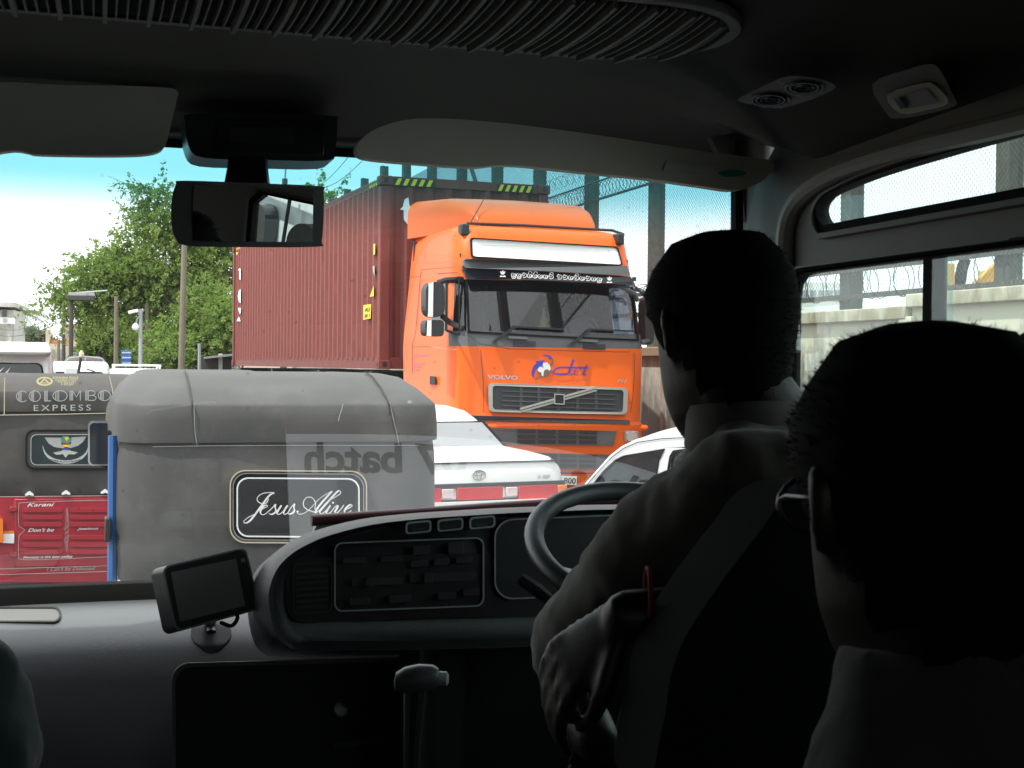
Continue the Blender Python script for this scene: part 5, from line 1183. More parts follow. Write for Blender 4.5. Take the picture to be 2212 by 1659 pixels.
# low shed and wall by the tree
F3_ = Fr(-9.4, 40, 14.0); b3 = thing('roadside_shed', F3_, 'low roadside shed with tin roof under the rounded tree', 'shed')
bb(b3, F3_, 428, 772, 500, 800, 2.5, mat('dark_boards', (.07, .06, .05), .9, var=.3), 'wall'); bb(b3, F3_, 472, 764, 480, 800, .3, M['bld_white'], 'pillar', -.2); bb(b3, F3_, 505, 760, 512, 800, .3, M['bld_white'], 'pillar', -.2)
a, b_ = F3_.pt(440, 772), F3_.pt(520, 755); MB().box(((a.x + b_.x) / 2, .6, a.z + .05), (b_.x - a.x, 3.2, .06), Matrix.Rotation(R(-7), 3, 'Y')).build('roof', mat('tin_roof', (.3, .3, .29), .6, metal=.3, var=.2), b3)
# far green mass closing the road
rng = np.random.default_rng(9); fm = Fr(-44, 150, 14.0); Bl = []
for k in range(26):
    p = fm.pt(-60 + k * 22, 778 + rng.uniform(-10, 6)); Bl.append((p.x, rng.uniform(-6, 6), max(1.0, p.z * .8), 2.5, 2.5, 1.8 + rng.random(), 1))
V, *_ = crown(Bl, 1600, 10, .22, 77, .1, .8); o = leafmesh('far_woodland', V, M['leaf_far'], None); o.location = (fm.o.x, fm.o.y, 0); o.rotation_euler = (0, 0, fm.rz); tag(o, 'hazy green trees closing the far end of the road', 'trees', kind='stuff')
# ================================================================== the minibus we sit in
B = BUSF
M['headliner'] = mat('grey_headliner', (.088, .084, .077), .95, var=.06, scale=30, bump=.12, bscale=300)
M['visor_vinyl'] = mat('beige_grey_vinyl', (.62, .57, .50), .8, var=.04, bump=.08, bscale=240)
M['trim_grey'] = mat('grey_trim_plastic', (.20, .197, .19), .6, var=.04, bump=.06, bscale=300)
M['dash'] = mat('dark_dash_vinyl', (.105, .112, .12), .36, var=.05, bump=.12, bscale=420, spec=1.0)
M['dash_black'] = mat('black_dash_plastic', (.011, .0115, .0125), .5, bump=.1, bscale=420)
M['button'] = mat('switch_plastic', (.035, .036, .038), .4)
M['seat_cloth'] = mat('dark_seat_cloth', (.018, .018, .02), .95, bump=.08, bscale=200, spec=.2)
M['floor_mat'] = mat('dark_floor_mat', (.03, .03, .03), .9)
M['mirror'] = mat('bus_mirror_glass', (.86, .87, .87), .0, metal=1.0)
M['wood_maroon'] = mat('maroon_card', (.11, .03, .04), .45, var=.15, scale=4)
M['paper'] = mat('white_paper', (.8, .82, .85), .8)
M['screen'] = mat('switched_off_screen', (.36, .36, .355), .5)
M['gps_black'] = mat('device_black', (.022, .023, .025), .35)
M['gps_edge'] = mat('device_bezel', (.36, .39, .4), .3)
M['lamp_lens'] = mat('frosted_lens', (.3, .3, .29), .3)
M['windshield'] = glass('tinted_windscreen', (.92, .96, .95), 3.5, .007, 0.0, (.8, .85, .9), band=(1.995, 2.135, (.18, .48, .55)))
M['side_glass'] = glass('side_window', (.80, .90, .90), 1.0, .006)
bus = thing('minibus', None, 'dark minibus interior seen from the passenger seats', 'bus', loc=(0, 0, 0))
XC = .28
def wsY(x, z):
    s = (z - 1.25) / .94; return 3.12 - s * .34 - .17 * abs((x - XC) / 1.0) ** 4
gv = []; nx, nzz = 26, 12
for j in range(nzz + 1):
    for i in range(nx + 1):
        x = -.80 + 2.22 * i / nx; z = 1.235 + .965 * j / nzz; gv.append((x, wsY(x, z), z))
gf = [(j * (nx + 1) + i, j * (nx + 1) + i + 1, (j + 1) * (nx + 1) + i + 1, (j + 1) * (nx + 1) + i) for j in range(nzz) for i in range(nx)]
ws_ = mesh('windscreen', gv, gf, M['windshield'], bus, smooth=True)
# headliner
def ceilZ(x, y):
    b = float(np.interp(y, [-2, .5, 1.5, 2.1, 2.35, 2.55, 2.70, 2.80], [2.40, 2.38, 2.35, 2.325, 2.31, 2.285, 2.245, 2.19]))
    d = abs(x - XC); return b - .20 * max(0, min(1, (d - .62) / .36)) ** 2.2 * float(np.interp(y, [2.2, 2.6], [1, .18]))
ys = list(np.linspace(-1.6, 2.0, 14)) + list(np.linspace(2.1, 2.82, 14)); xs = list(np.linspace(-.70, 1.26, 36))
V = [(x, y - (.17 * abs((x - XC)) ** 4 if y > 2.5 else 0) * (y - 2.5) / .3 if y > 2.5 else y, ceilZ(x, y)) for y in ys for x in xs]; n_ = len(xs)
o = mesh('headliner', V, [(j * n_ + i, j * n_ + i + 1, (j + 1) * n_ + i + 1, (j + 1) * n_ + i) for j in range(len(ys) - 1) for i in range(n_ - 1)], M['headliner'], bus, smooth=True)
m_ = o.modifiers.new('s', 'SOLIDIFY'); m_.thickness = .04; m_.offset = 1
MB().add([(-.9, -1.7, 2.5), (1.4, -1.7, 2.5), (1.4, 2.75, 2.48), (-.9, 2.75, 2.48)], [(0, 1, 2, 3)]).build('roof', M['white_paint'], bus, fix=False)
# dark rubber along the glass
w = MB(); w.tube([(x, wsY(x, 2.185) - .012, 2.185) for x in np.linspace(-.8, 1.42, 24)], .010, 6); 
w.build('windscreen_seal', M['rubber'], bus, smooth=True)
w = MB(); xs2 = list(np.linspace(-.8, 1.28, 24))
w.loft([[(x, wsY(x, 1.25) - a, z) for x in xs2] for a, z in ((-.01, 1.262), (.012, 1.258), (.03, 1.235), (.05, 1.17))], caps=False, closed=False); w.build('windscreen_base_strip', M['rubber'], bus, smooth=True)
# A pillar and door frame
pil = pxpoly(B, spline([(1560, 180), (1578, 300), (1582, 420), (1586, 560), (1594, 760), (1606, 1000), (1640, 1200)], 3), 2.56)
pir = pxpoly(B, spline([(1735, 1200), (1725, 900), (1712, 720), (1694, 600), (1690, 520), (1698, 440), (1712, 380), (1735, 330), (1760, 270), (1760, 180)], 3), 2.42)
MB().plate([pil + pir], XZ(2.42), .0, .16).build('windscreen_pillar', mat('pillar_trim', (.14, .138, .135), .6, var=.04), bus, bevel=.02, seg=4)
MB().plate([pxpoly(B, [(1588, 300), (1604, 300), (1606, 560), (1614, 760), (1626, 1000), (1606, 1000), (1596, 760), (1590, 560)], 2.415)], XZ(2.415), 0, .02).build('pillar_seal', M['rubber'], bus)
MB().plate([pxpoly(B, [(1535, 296), (1600, 284), (1790, 270), (1790, 400), (1700, 470), (1612, 480), (1600, 400), (1560, 345)], 2.50)], XZ(2.50), 0, .02).build('corner_trim', M['headliner'], bus)
# right wall with its two windows
XR = 1.25
def yz(pts): return [(p.y, p.z) for p in (B.ptx(a, b, XR) for a, b in pts)]
upw = yz(spline([(1790, 489), (1778, 474), (1774, 450), (1790, 425), (1830, 405), (1900, 378), (2000, 347), (2120, 312), (2230, 282)], 3)); 
e = upw[-1]; upw = upw + [(1.02, e[1]), (1.0, e[1] - .02), (1.0, upw[0][1] + .02), (1.02, upw[0][1])]
lowt = B.ptx(1740, 590, XR); lz1 = lowt.z; ly1 = B.ptx(1716, 640, XR).y
lww = [(ly1, 1.32), (ly1, lz1 - .05), (ly1 - .008, lz1 - .02), (ly1 - .03, lz1 - .004), (ly1 - .06, lz1), (1.05, lz1), (1.0, lz1 - .03), (1.0, 1.32)]
wallp = [(2.50, .5), (2.50, 2.0), (2.44, 2.12), (2.36, 2.18), (-1.6, 2.22), (-1.6, .5)]
MB().plate([wallp, upw, lww], YZ(XR), 0, .012).build('side_wall', M['trim_grey'], bus)
def grow(P, g):
    c = (sum(p[0] for p in P) / len(P), sum(p[1] for p in P) / len(P)); hx = max(abs(p[0] - c[0]) for p in P); hz = max(abs(p[1] - c[1]) for p in P)
    return [(c[0] + (p[0] - c[0]) * (1 + g / hx), c[1] + (p[1] - c[1]) * (1 + g / hz)) for p in P]
for P, g1, nm in ((upw, .011, 'upper'), (lww, .02, 'lower')):
    MB().plate([grow(P, g1), grow(P, -.002)], YZ(XR), -.012, .016).build('window_rubber', M['rubber'], bus, bevel=.004)
    MB().plate([grow(P, g1 + .012), grow(P, g1 + .002)], YZ(XR), -.02, .01).build('window_moulding', M['trim_grey'], bus, bevel=.008, seg=3)
    MB().plate([grow(P, .002)], YZ(XR), .006, .0063).build('side_window', M['side_glass'], bus, fix=False)
yp = B.ptx(1996, 620, XR).y
MB().box((XR + .02, yp, 1.62), (.03, .022, .62)).build('window_divider', M['rubber'], bus); MB().box((XR + .025, yp - .03, 1.62), (.012, .006, .62)).build('sliding_glass_edge', M['side_glass'], bus)
MB().tube([B.ptx(x, y, XR - .012) for x, y in spline([(1712, 760), (1702, 640), (1694, 560), (1700, 480), (1728, 425), (1790, 380), (1880, 346), (2000, 313), (2120, 284), (2290, 244)], 5)], .017, 10).build('window_frame_moulding', mat('pale_moulding', (.42, .41, .40), .5), bus, smooth=True)
# left wall, rear wall, floor, nose
lw_ = [(-1.2, 1.5), (-.7, 1.5), (-.7, 1.95), (-1.2, 1.95)]
MB().plate([[(2.75, .5), (2.75, 2.3), (-1.6, 2.3), (-1.6, .5)], lw_], YZ(-.70), -.012, 0).build('side_wall', M['trim_grey'], bus)
MB().plate([lw_], YZ(-.70), -.007, -.0065).build('side_window', M['side_glass'], bus, fix=False)
MB().plate([[(-.8, .5), (1.35, .5), (1.35, 2.5), (-.8, 2.5)], [(-.2, 1.55), (.8, 1.55), (.8, 1.9), (-.2, 1.9)]], XZ(-1.62), -.05, 0).build('rear_wall', M['trim_grey'], bus); MB().box((XC, .7, .62), (2.0, 4.7, .06)).build('floor', M['floor_mat'], bus)
MB().box((XC, 3.12, .85), (2.0, .06, .74)).build('nose_panel', M['white_paint'], bus)
# dashboard
DP = [(3.11, 1.226), (3.03, 1.221), (2.97, 1.209), (2.92, 1.188), (2.88, 1.155), (2.85, 1.105), (2.83, 1.04), (2.82, .95), (2.82, .85), (2.82, .66), (3.08, .66)]
MB().loft([[(x, y - .17 * abs(x - XC) ** 4 * (1 if y > 2.8 else .5), z) for y, z in DP] for x in np.linspace(-.69, 1.24, 30)]).build('dashboard', M['dash'], bus, smooth=True, angle=50)
# raised instrument pod
fo = [(572, 1300), (576, 1262), (592, 1225), (620, 1196), (660, 1172), (710, 1152), (800, 1130), (900, 1118), (1000, 1111), (1100, 1105), (1200, 1101), (1330, 1097), (1500, 1098), (1620, 1110), (1680, 1140), (1700, 1200), (1700, 1330), (1500, 1375), (1200, 1395), (900, 1404), (660, 1405), (612, 1396), (586, 1365)]
fo = spline(fo, 3, True)
PY = 2.44
f0 = pxpoly(B, fo, PY); cxp = sum(p[0] for p in f0) / len(f0); czp = 1.33
def sc_(P, k, dz=0.0): return [(cxp + (x - cxp) * k, czp + (z - czp) * k + dz) for x, z in P]
rings = [[(x, PY + .03, z) for x, z in sc_(f0, .90)], [(x, PY + .012, z) for x, z in sc_(f0, .955)], [(x, PY - .004, z) for x, z in sc_(f0, .965)], [(x, PY - .006, z) for x, z in sc_(f0, .985)], [(x, PY + .02, z) for x, z in f0], [(x, PY + .10, z) for x, z in sc_(f0, 1.0, -.004)], [(x, PY + .3, z) for x, z in sc_(f0, .995, -.05)], [(x, PY + .36, z) for x, z in sc_(f0, .98, -.09)]]
pod = MB().loft(rings).build('instrument_pod', mat('pod_vinyl', (.022, .025, .028), .48, bump=.15, bscale=420), bus, smooth=True, angle=60)
def pf(px, py, t): return tuple(B.pt(px, py, PY + .028 - t))
def podplate(P, t0, t1, m, name, parent=None, bevel=0.0): return MB().plate([P], pf, t0, t1).build(name, M[m], parent or pod, bevel=bevel)
# (the pod's pieces)
podplate(rrpx(618, 1205, 1700, 1345, 40, -30), .0, .004, 'dash_black', 'fascia')
fr1, fr2_ = rrpx(722, 1172, 1046, 1322, 18, -12), rrpx(725, 1175, 1043, 1319, 16, -12)
MB().plate([fr1, fr2_], pf, .0, .010).build('panel_bezel', M['gps_edge'], pod)
g1_, g2_ = [(x, y) for x, y in rrpx(1068, 1122, 1420, 1296, 40, -14)], [(x, y) for x, y in rrpx(1071, 1125, 1417, 1293, 38, -14)]
MB().plate([g1_, g2_], pf, .0, .012).build('gauge_bezel', M['gps_edge'], pod); podplate(g2_, .002, .005, 'dash_black', 'gauge_cluster')
v1_, v2x = rrpx(632, 1218, 718, 1328, 14, -6), rrpx(635, 1221, 715, 1325, 12, -6)
MB().plate([v1_, v2x], pf, .0, .009).build('vent_bezel', M['button'], pod)
for i in range(7): y = 1232 + i * 13; podplate([(640, y), (710, y - 5), (710, y + 1), (640, y + 6)], .004, .014, 'button', 'vent_slat')
for x0, y0, x1, y1 in ((740, 1205, 792, 1218), (822, 1202, 870, 1215), (893, 1180, 928, 1200), (968, 1172, 1002, 1198), (887, 1212, 925, 1226), (938, 1208, 970, 1222), (985, 1204, 1020, 1218), (755, 1292, 800, 1308), (840, 1286, 888, 1304), (945, 1280, 985, 1296), (1000, 1272, 1036, 1288)):
    podplate(rrpx(x0, y0, x1, y1, 3, -2, 2), .004, .016, 'button', 'switch', bevel=.002)
for x0, y0, x1, y1 in ((760, 1250, 872, 1266), (886, 1240, 1030, 1258)): podplate(rrpx(x0, y0, x1, y1, 3, -4, 2), .003, .012, 'button', 'slider_slot'); podplate(rrpx(x0 + 30, y0 - 3, x0 + 48, y1 + 1, 3, 0, 2), .006, .022, 'button', 'slider_knob', bevel=.003)
for x0 in (876, 945, 1014):
    sl_ = -(x0 - 876) * .075
    a = [(x, y + sl_) for x, y in rrpx(x0, 1128, x0 + 56, 1154, 7, -5, 4)]; b_ = [(x, y + sl_) for x, y in rrpx(x0 + 4, 1132, x0 + 52, 1151, 5, -5, 4)]
    def pff(px, py, t): return tuple(B.pt(px, py, PY - .004 - t))
    MB().plate([a, b_], pff, -.01, .006).build('switch_bezel', M['gps_edge'], pod); MB().plate([b_], pff, -.01, .004).build('rocker_switch', M['dash_black'], pod, bevel=.003)
    MB().plate([[(x, y + sl_) for x, y in rrpx(x0 + 14, 1142, x0 + 40, 1146, 2, -2, 2)]], pff, .004, .007).build('switch_mark', M['button'], pod)
# lower console, glove lid outline, key barrel, tray
MB().box((.92, 2.70, .95), (.62, .24, .58)).build('centre_console', M['dash_black'], bus, bevel=.03)
def lf(px, py, t): return tuple(B.pt(px, py, 2.80 - t))
MB().plate([rrpx(370, 1432, 1000, 1760, 40, -16), rrpx(380, 1442, 990, 1750, 34, -16)], lf, -.03, .012).build('glove_lid_edge', M['dash'], bus, bevel=.006)
MB().plate([rrpx(380, 1442, 990, 1750, 34, -16)], lf, -.05, .002).build('glove_lid', M['dash_black'], bus, bevel=.004)
MB().plate([rrpx(1000, 1360, 1800, 1800, 30, -20)], lf, .19, .22).build('lower_console', M['dash_black'], bus, bevel=.02)
for px, py, r in ((738, 1535, 15), (1030, 1395, 17), (1110, 1390, 12)):
    c_ = B.pt(px, py, 2.78); MB().lathe([(r * .0009, .02), (r * .0009, 0), (r * .0006, -.012), (r * .0003, -.014)], 16, tuple(c_), 'y').build('console_knob', M['gps_edge'], bus, smooth=True)
MB().bar(B.pt(720, 1612, 2.77), B.pt(840, 1592, 2.77), .01, .012).build('console_handle', M['button'], bus)
dashZ = lambda y: float(np.interp(y, [p[0] for p in DP[:9][::-1]], [p[1] for p in DP[:9][::-1]]))
def trf(a, b_, t): return (a, b_, dashZ(b_) + t)
def ondash(px, py):
    for v_ in np.linspace(2.4, 3.1, 500):
        p = B.ptv(px, py, v_)
        if p.z <= dashZ(p.y): break
    return (p.x, p.y)
tr1 = [ondash(x, y) for x, y in rrpx(-60, 1316, 132, 1350, 16, 0)]; tr2 = [ondash(x, y) for x, y in rrpx(-57, 1319, 128, 1347, 13, 0)]
MB().plate([tr1, tr2], trf, -.01, .006).build('tray_rim', M['dash_black'], bus); MB().plate([tr2], trf, -.01, .0035).build('tray', M['trim_grey'], bus)
# steering wheel
SWc = B.ptv(1412, 1188, 2.2); be = R(24)
ax1, ax2 = Vector((1, 0, 0)), Vector((0, math.cos(be), math.sin(be))); axn = ax1.cross(ax2)
sw = MB().tube([SWc + (ax1 * math.cos(t) + ax2 * math.sin(t)) * .197 for t in np.linspace(0, 2 * math.pi, 49)[:-1]], .0165, 12, closed=True).build('steering_wheel', mat('wheel_vinyl', (.045, .047, .05), .38, bump=.1, bscale=300), bus, smooth=True)
hub = MB().loft([[SWc - axn * d + (ax1 * math.cos(t) + ax2 * math.sin(t)) * r for t in np.linspace(0, 6.283, 25)[:-1]] for d, r in ((.09, .06), (.05, .085), (.035, .08), (.03, .05))]).build('hub', M['dash_black'], sw, smooth=True)
for t in (R(200), R(340), R(270)):
    d = ax1 * math.cos(t) + ax2 * math.sin(t); n2 = axn.cross(d)
    MB().loft([[SWc + d * r - axn * h + n2 * (w_ * a) + axn * (.008 * b_) for a, b_ in ((-1, -1), (1, -1), (1, 1), (-1, 1))] for r, h, w_ in ((.05, .045, .05), (.12, .035, .032), (.19, .0, .025))]).build('spoke', M['dash'], sw, bevel=.006, seg=3)
MB().tube([SWc - axn * .05, SWc - axn * .5 + Vector((0, .1, 0))], .03, 10).build('steering_column', M['dash_black'], bus, smooth=True)
st = [B.ptv(1125, 1250, 2.25), B.ptv(1165, 1278, 2.24), B.ptv(1210, 1315, 2.24), SWc - axn * .12]
MB().tube(st, [.011, .0125, .009, .006], 8).build('column_stalk', M['gps_black'], bus, smooth=True)
# gear lever
gk = B.ptv(905, 1470, 1.95)
gl_ = MB().tube([gk + Vector((.0, .02, 0)), gk + Vector((-.002, .03, -.1)), gk + Vector((0, .05, -.3)), gk + Vector((.0, .08, -.62))], [.018, .013, .007, .007], 10).build('gear_lever', M['dash_black'], bus, smooth=True)
kn = MB().loft([[gk + RL * u + UP * (r * math.sin(t) + dz) + FL * (r * 1.1 * math.cos(t)) for t in np.linspace(0, 6.283, 17)[:-1]] for u, r, dz in ((-.036, .004, -.004), (-.033, .014, -.002), (-.02, .019, .001), (.0, .02, .004), (.02, .018, .005), (.028, .013, .005), (.03, .004, .005))]).build('gear_knob', mat('gear_knob_plastic', (.09, .092, .098), .35), gl_, smooth=True)
MB().loft([[gk + RL * u + UP * (r * math.sin(t) + .003) + FL * (r * math.cos(t)) for t in np.linspace(0, 6.283, 13)[:-1]] for u, r in ((.026, .011), (.04, .0105), (.043, .006))]).build('release_button', M['gps_edge'], gl_, smooth=True)
# sun visors
def visor(P, y0, name='sun_visor', t=.028): return MB().plate([pxpoly(B, spline(P, 4, True), y0)], XZ(y0), 0, t).build(name, M['visor_vinyl'], bus, bevel=.011, seg=4)
vr = visor([(770, 328), (776, 306), (815, 277), (900, 256), (1050, 262), (1250, 286), (1480, 320), (1600, 337), (1662, 346), (1673, 361), (1645, 392), (1592, 411), (1530, 404), (1400, 386), (1250, 371), (1130, 358), (1070, 357), (1020, 361), (900, 353), (795, 343)], 2.36)
vl = visor([(-70, 188), (150, 184), (340, 188), (382, 196), (382, 215), (371, 262), (357, 312), (330, 331), (250, 336), (90, 334), (60, 329), (30, 325), (-70, 324)], 2.60)
MB().plate([pxpoly(B, [(1440, 349), (1622, 366), (1610, 384), (1434, 368)], 2.355)], XZ(2.355), 0, .01).build('visor_label', mat('pale_label', (.6, .58, .52), .7, var=.15, scale=60), vr)
MB().plate([pxpoly(B, ell(1583, 374, 30, 7.5, 20), 2.352)], XZ(2.352), 0, .01).build('label_emblem', M['green_decal'], vr)
# overhead box, mirror stem and mirror
def bx_px(P, y0, t, m, name, parent=bus, bevel=.008): return MB().plate([pxpoly(B, P, y0)], XZ(y0), 0, t).build(name, M[m], parent, bevel=bevel, seg=3)
obx = bx_px(spline([(400, 262), (412, 246), (560, 245), (716, 250), (728, 262), (724, 325), (706, 347), (560, 345), (440, 341), (408, 318)], 3, True), 2.60, .12, 'gps_black', 'overhead_display_box')
bx_px([(468, 256), (706, 262), (700, 335), (470, 328)], 2.594, .01, 'visor_black', 'display_window', obx, .002)
bx_px([(492, 272), (640, 276), (636, 312), (494, 308)], 2.589, .006, 'dash_black', 'display_panel', obx, .002)
w = MB(); A_, B_ = B.ptv(536, 338, 2.52), B.ptv(534, 400, 2.46)
w.loft([[c + RL * (a * r) + FL * (b_ * .02) for a, b_ in ((-1, -1), (1, -1), (1, 1), (-1, 1))] for c, r in ((A_, .034), (A_.lerp(B_, .5), .036), (B_, .040))]); w.build('mirror_stem', M['gps_black'], bus, bevel=.006)
MC = B.ptv(535, 462, 2.42); MN_A = R(14.0)      # mirror normal: back towards the driver
MNv = Vector((math.sin(MN_A), -math.cos(MN_A), -.105)).normalized()
def rp(px, py, t, p0=MC, n=MNv):
    o, d = B.ray(px, py); return o + d * (((p0 + n * t) - o).dot(n) / d.dot(n))
mo_ = spline([(380, 398), (394, 390), (540, 395), (688, 402), (699, 414), (699, 470), (695, 522), (686, 533), (540, 534), (405, 531), (380, 516), (370, 480), (371, 430)], 3, True)
gx = spline([(419, 404), (428, 400), (550, 402), (668, 407), (676, 414), (676, 465), (675, 516), (668, 522), (550, 522), (430, 521), (419, 512), (416, 460)], 3, True)
mir = MB().plate([mo_], lambda a, b_, t: tuple(rp(a, b_, t)), -.045, .0).build('rear_view_mirror', M['gps_black'], bus, bevel=.012, seg=4)
MB().plate([gx], lambda a, b_, t: tuple(rp(a, b_, t)), -.002, .0025).build('mirror_glass', M['mirror'], mir, fix=True)
# ceiling air outlet: frame and curved slats
def capsule(x0, x1, y0, y1, n=14):
    r = (y1 - y0) / 2; cy = (y0 + y1) / 2
    return [(x1 - r + r * math.sin(math.pi * i / n), cy - r * math.cos(math.pi * i / n)) for i in range(n + 1)] + [(x0 + r - r * math.sin(math.pi * i / n), cy + r * math.cos(math.pi * i / n)) for i in range(n + 1)]
VX0, VX1, VY0, VY1 = -.34, 1.0, 1.92, 2.275
def vz(x, y): return 2.308
ca, cb = capsule(VX0 - .022, VX1 + .022, VY0 - .022, VY1 + .022), capsule(VX0, VX1, VY0, VY1)
ag = MB().plate([ca, cb], lambda a, b_, t: (a, b_, vz(a, b_) + t), -.005, .012).build('ceiling_air_grille', M['trim_grey'], bus, bevel=.006, seg=3)
MB().plate([cb], lambda a, b_, t: (a, b_, vz(a, b_) + t), .0, .002).build('grille_backing', mat('grille_void', (.006, .006, .006), .9), ag)
slm = {}
for thick in (0, 1):
    w_ = .0034 if thick else .0014; hh = .018 if thick else .012; b = MB()
    b.loft([[(-w_, t, -hh - .008 * (1 - (2 * t - 1) ** 2)), (w_, t, -hh - .008 * (1 - (2 * t - 1) ** 2)), (w_, t, -.008 * (1 - (2 * t - 1) ** 2)), (-w_, t, -.008 * (1 - (2 * t - 1) ** 2))] for t in np.linspace(0, 1, 11)])
    o = b.build('grille_slat', mat('grille_slat_plastic', (.17, .163, .15), .6), None); slm[thick] = o.data; bpy.data.objects.remove(o)
r_ = (VY1 - VY0) / 2; k = 0; x = VX0 + .01
while x < VX1 - .008:
    dx = max(0, (VX0 + r_) - x, x - (VX1 - r_)); h = math.sqrt(max(1e-4, r_ * r_ - dx * dx))
    o = link(bpy.data.objects.new('grille_slat', slm[1 if k % 4 == 0 else 0]), ag); cy = (VY0 + VY1) / 2
    o.location = (x, cy - h, vz(x, cy) + .002); o.scale = (1, 2 * h, 1); x += .0168; k += 1
# cove: speaker outlets and courtesy lamp
CP, CN = Vector((1.10, 1.9, 2.20)), Vector((-.62, -.05, -.78)).normalized()
def cp(px, py, t): return tuple(rp(px, py, t, CP, CN))
so_ = MB().plate([spline([(1592, 216), (1640, 190), (1700, 164), (1770, 170), (1806, 188), (1760, 212), (1690, 233), (1640, 228)], 3, True)], cp, -.03, .008).build('cove_outlet', M['trim_grey'], bus, bevel=.004)
for cx, cy in ((1664, 217), (1737, 191)):
    for k_, tt in ((1.0, .011), (.75, .014), (.5, .012), (.25, .015)): MB().plate([ell(cx, cy, 44 * k_, 16 * k_, 22), ell(cx, cy, 38 * k_, 13 * k_, 22)], cp, .0, tt).build('outlet_ring', M['button'], so_)
lo = MB().plate([spline([(1884, 182), (1960, 150), (2008, 138), (2030, 150), (2058, 205), (2064, 228), (2000, 247), (1936, 256), (1916, 245)], 3, True)], cp, -.03, .02).build('courtesy_lamp', M['trim_grey'], bus, bevel=.006)
MB().plate([spline([(1916, 205), (1990, 180), (2020, 184), (2048, 222), (2000, 238), (1945, 245)], 3, True)], cp, .0, .026).build('lamp_surround', M['visor_vinyl'], lo, bevel=.004); MB().plate([[(1935, 212), (2000, 192), (2026, 222), (1955, 236)]], cp, .0, .030).build('lamp_lens', M['lamp_lens'], lo)
MB().plate([[(1930, 214), (1942, 210), (1958, 232), (1946, 236)]], cp, .0, .036).build('lamp_switch', M['button'], lo)
# seats
def seat(x, y, w_, zb, zt, hz, name='seat', lean=.12):
    s = MB()
    rg = []
    for z, k, d in ((zb, .96, .13), (zb + .1, 1, .15), ((zb + zt) / 2, 1.0, .14), (zt - .1, .92, .11), (zt - .02, .8, .07), (zt, .6, .03)):
        yy = y - lean * (z - zb); rg.append([(x + w_ / 2 * k * (abs(math.cos(t)) ** .5) * (1 if math.cos(t) > 0 else -1), yy + d / 2 * (abs(math.sin(t)) ** .6) * (1 if math.sin(t) > 0 else -1), z) for t in np.linspace(0, 6.283, 29)[:-1]])
    s.loft(rg); o = s.build(name, M['seat_cloth'], bus, smooth=True, angle=60)
    MB().box((x, y + .25, zb - .05), (w_, .5, .14)).build('seat_cushion', M['seat_cloth'], o, bevel=.04, seg=3)
    if hz: 
        rg = [[(x + a * (abs(math.cos(t)) ** .5) * (1 if math.cos(t) > 0 else -1), y - lean * (hz - zb) + d * (abs(math.sin(t)) ** .6) * (1 if math.sin(t) > 0 else -1), z) for t in np.linspace(0, 6.283, 25)[:-1]] for z, a, d in ((hz - .12, .05, .02), (hz - .1, .11, .05), (hz - .05, .13, .055), (hz - .01, .12, .05), (hz, .08, .03))]
        MB().loft(rg).build('headrest', M['seat_cloth'], o, smooth=True, angle=60)
        MB().bar((x, y - lean * (zt - zb), zt - .05), (x, y - lean * (hz - zb), hz - .08), .02).build('headrest_post', M['chrome'], o)
    return o
dsb = pxpoly(B, spline([(1760, 1052), (1690, 1085), (1640, 1150), (1560, 1255), (1490, 1360), (1455, 1440), (1438, 1540), (1430, 1760), (1750, 1780), (2120, 1760), (2120, 1300), (2100, 1120), (2060, 1060), (1900, 1042)], 3, True), 1.17)
ds_ = MB().plate([dsb], XZ(1.17), 0, .10).build('seat', M['seat_cloth'], bus, bevel=.035, seg=4); MB().box((.86, 1.5, .93), (.46, .5, .14)).build('seat_cushion', M['seat_cloth'], ds_, bevel=.04, seg=3)
seat(.50, .55, .44, .95, 1.45, None); seat(.98, .62, .40, .95, 1.40, None)
seat(-.40, 1.02, .42, .92, 1.35, None)
hr = B.ptv(2285, 850, 1.25); MB().loft([[(hr.x + a * (abs(math.cos(t)) ** .5) * (1 if math.cos(t) > 0 else -1), hr.y + d * math.sin(t), hr.z + z) for t in np.linspace(0, 6.283, 25)[:-1]] for z, a, d in ((-.12, .02, .02), (-.1, .036, .04), (.0, .04, .045), (.05, .036, .04), (.06, .02, .02))]).build('headrest', M['seat_cloth'], bus, smooth=True, angle=60)
seatpost = MB().bar((hr.x, hr.y, hr.z - .1), (hr.x, hr.y - .02, .95), .03).build('headrest_post', M['dash_black'], bus)

# ================================================================== things on the dashboard
gps = thing('navigation_device', None, 'black navigation device tilted on a round mount on the dashboard', 'gps', loc=tuple(B.ptz(458, 1378, 1.187)))
GO = Vector(gps.location)
def z8(*pts): return [((250 + x * .226) / 1.1718, (1350 + y * .226) / 1.1718) for x, y in pts]
def gf_(px, py, t): return tuple(B.pt(px, py, 2.66 - t) - GO + Vector((min(0, t) * .5, 0, min(0, t) * .12)))
go1 = rq(z8((705, 375), (1650, 150), (1810, 850), (860, 1110)), .12, 5, 1.4); go2 = rq(z8((728, 392), (1632, 176), (1786, 836), (880, 1082)), .11, 5, 1.4)
gs = rq(z8((805, 437), (1538, 282), (1640, 812), (910, 990)), .02, 3, 1.4)
MB().plate([go1], gf_, -.045, .0).build('casing', M['gps_black'], gps, bevel=.006, seg=3)
MB().plate([go1, go2], gf_, .0, .006).build('bezel', M['gps_edge'], gps, bevel=.002); MB().plate([go2, gs], gf_, .0, .003).build('fascia', M['gps_black'], gps); MB().plate([gs], gf_, .0, .001).build('screen', M['screen'], gps)
MB().plate([z8((1590, 285), (1635, 273), (1645, 318), (1600, 328))], gf_, .002, .005).build('button', M['gps_edge'], gps); MB().plate([z8((1608, 405), (1672, 388), (1725, 610), (1668, 640))], gf_, .002, .005).build('button', M['button'], gps)
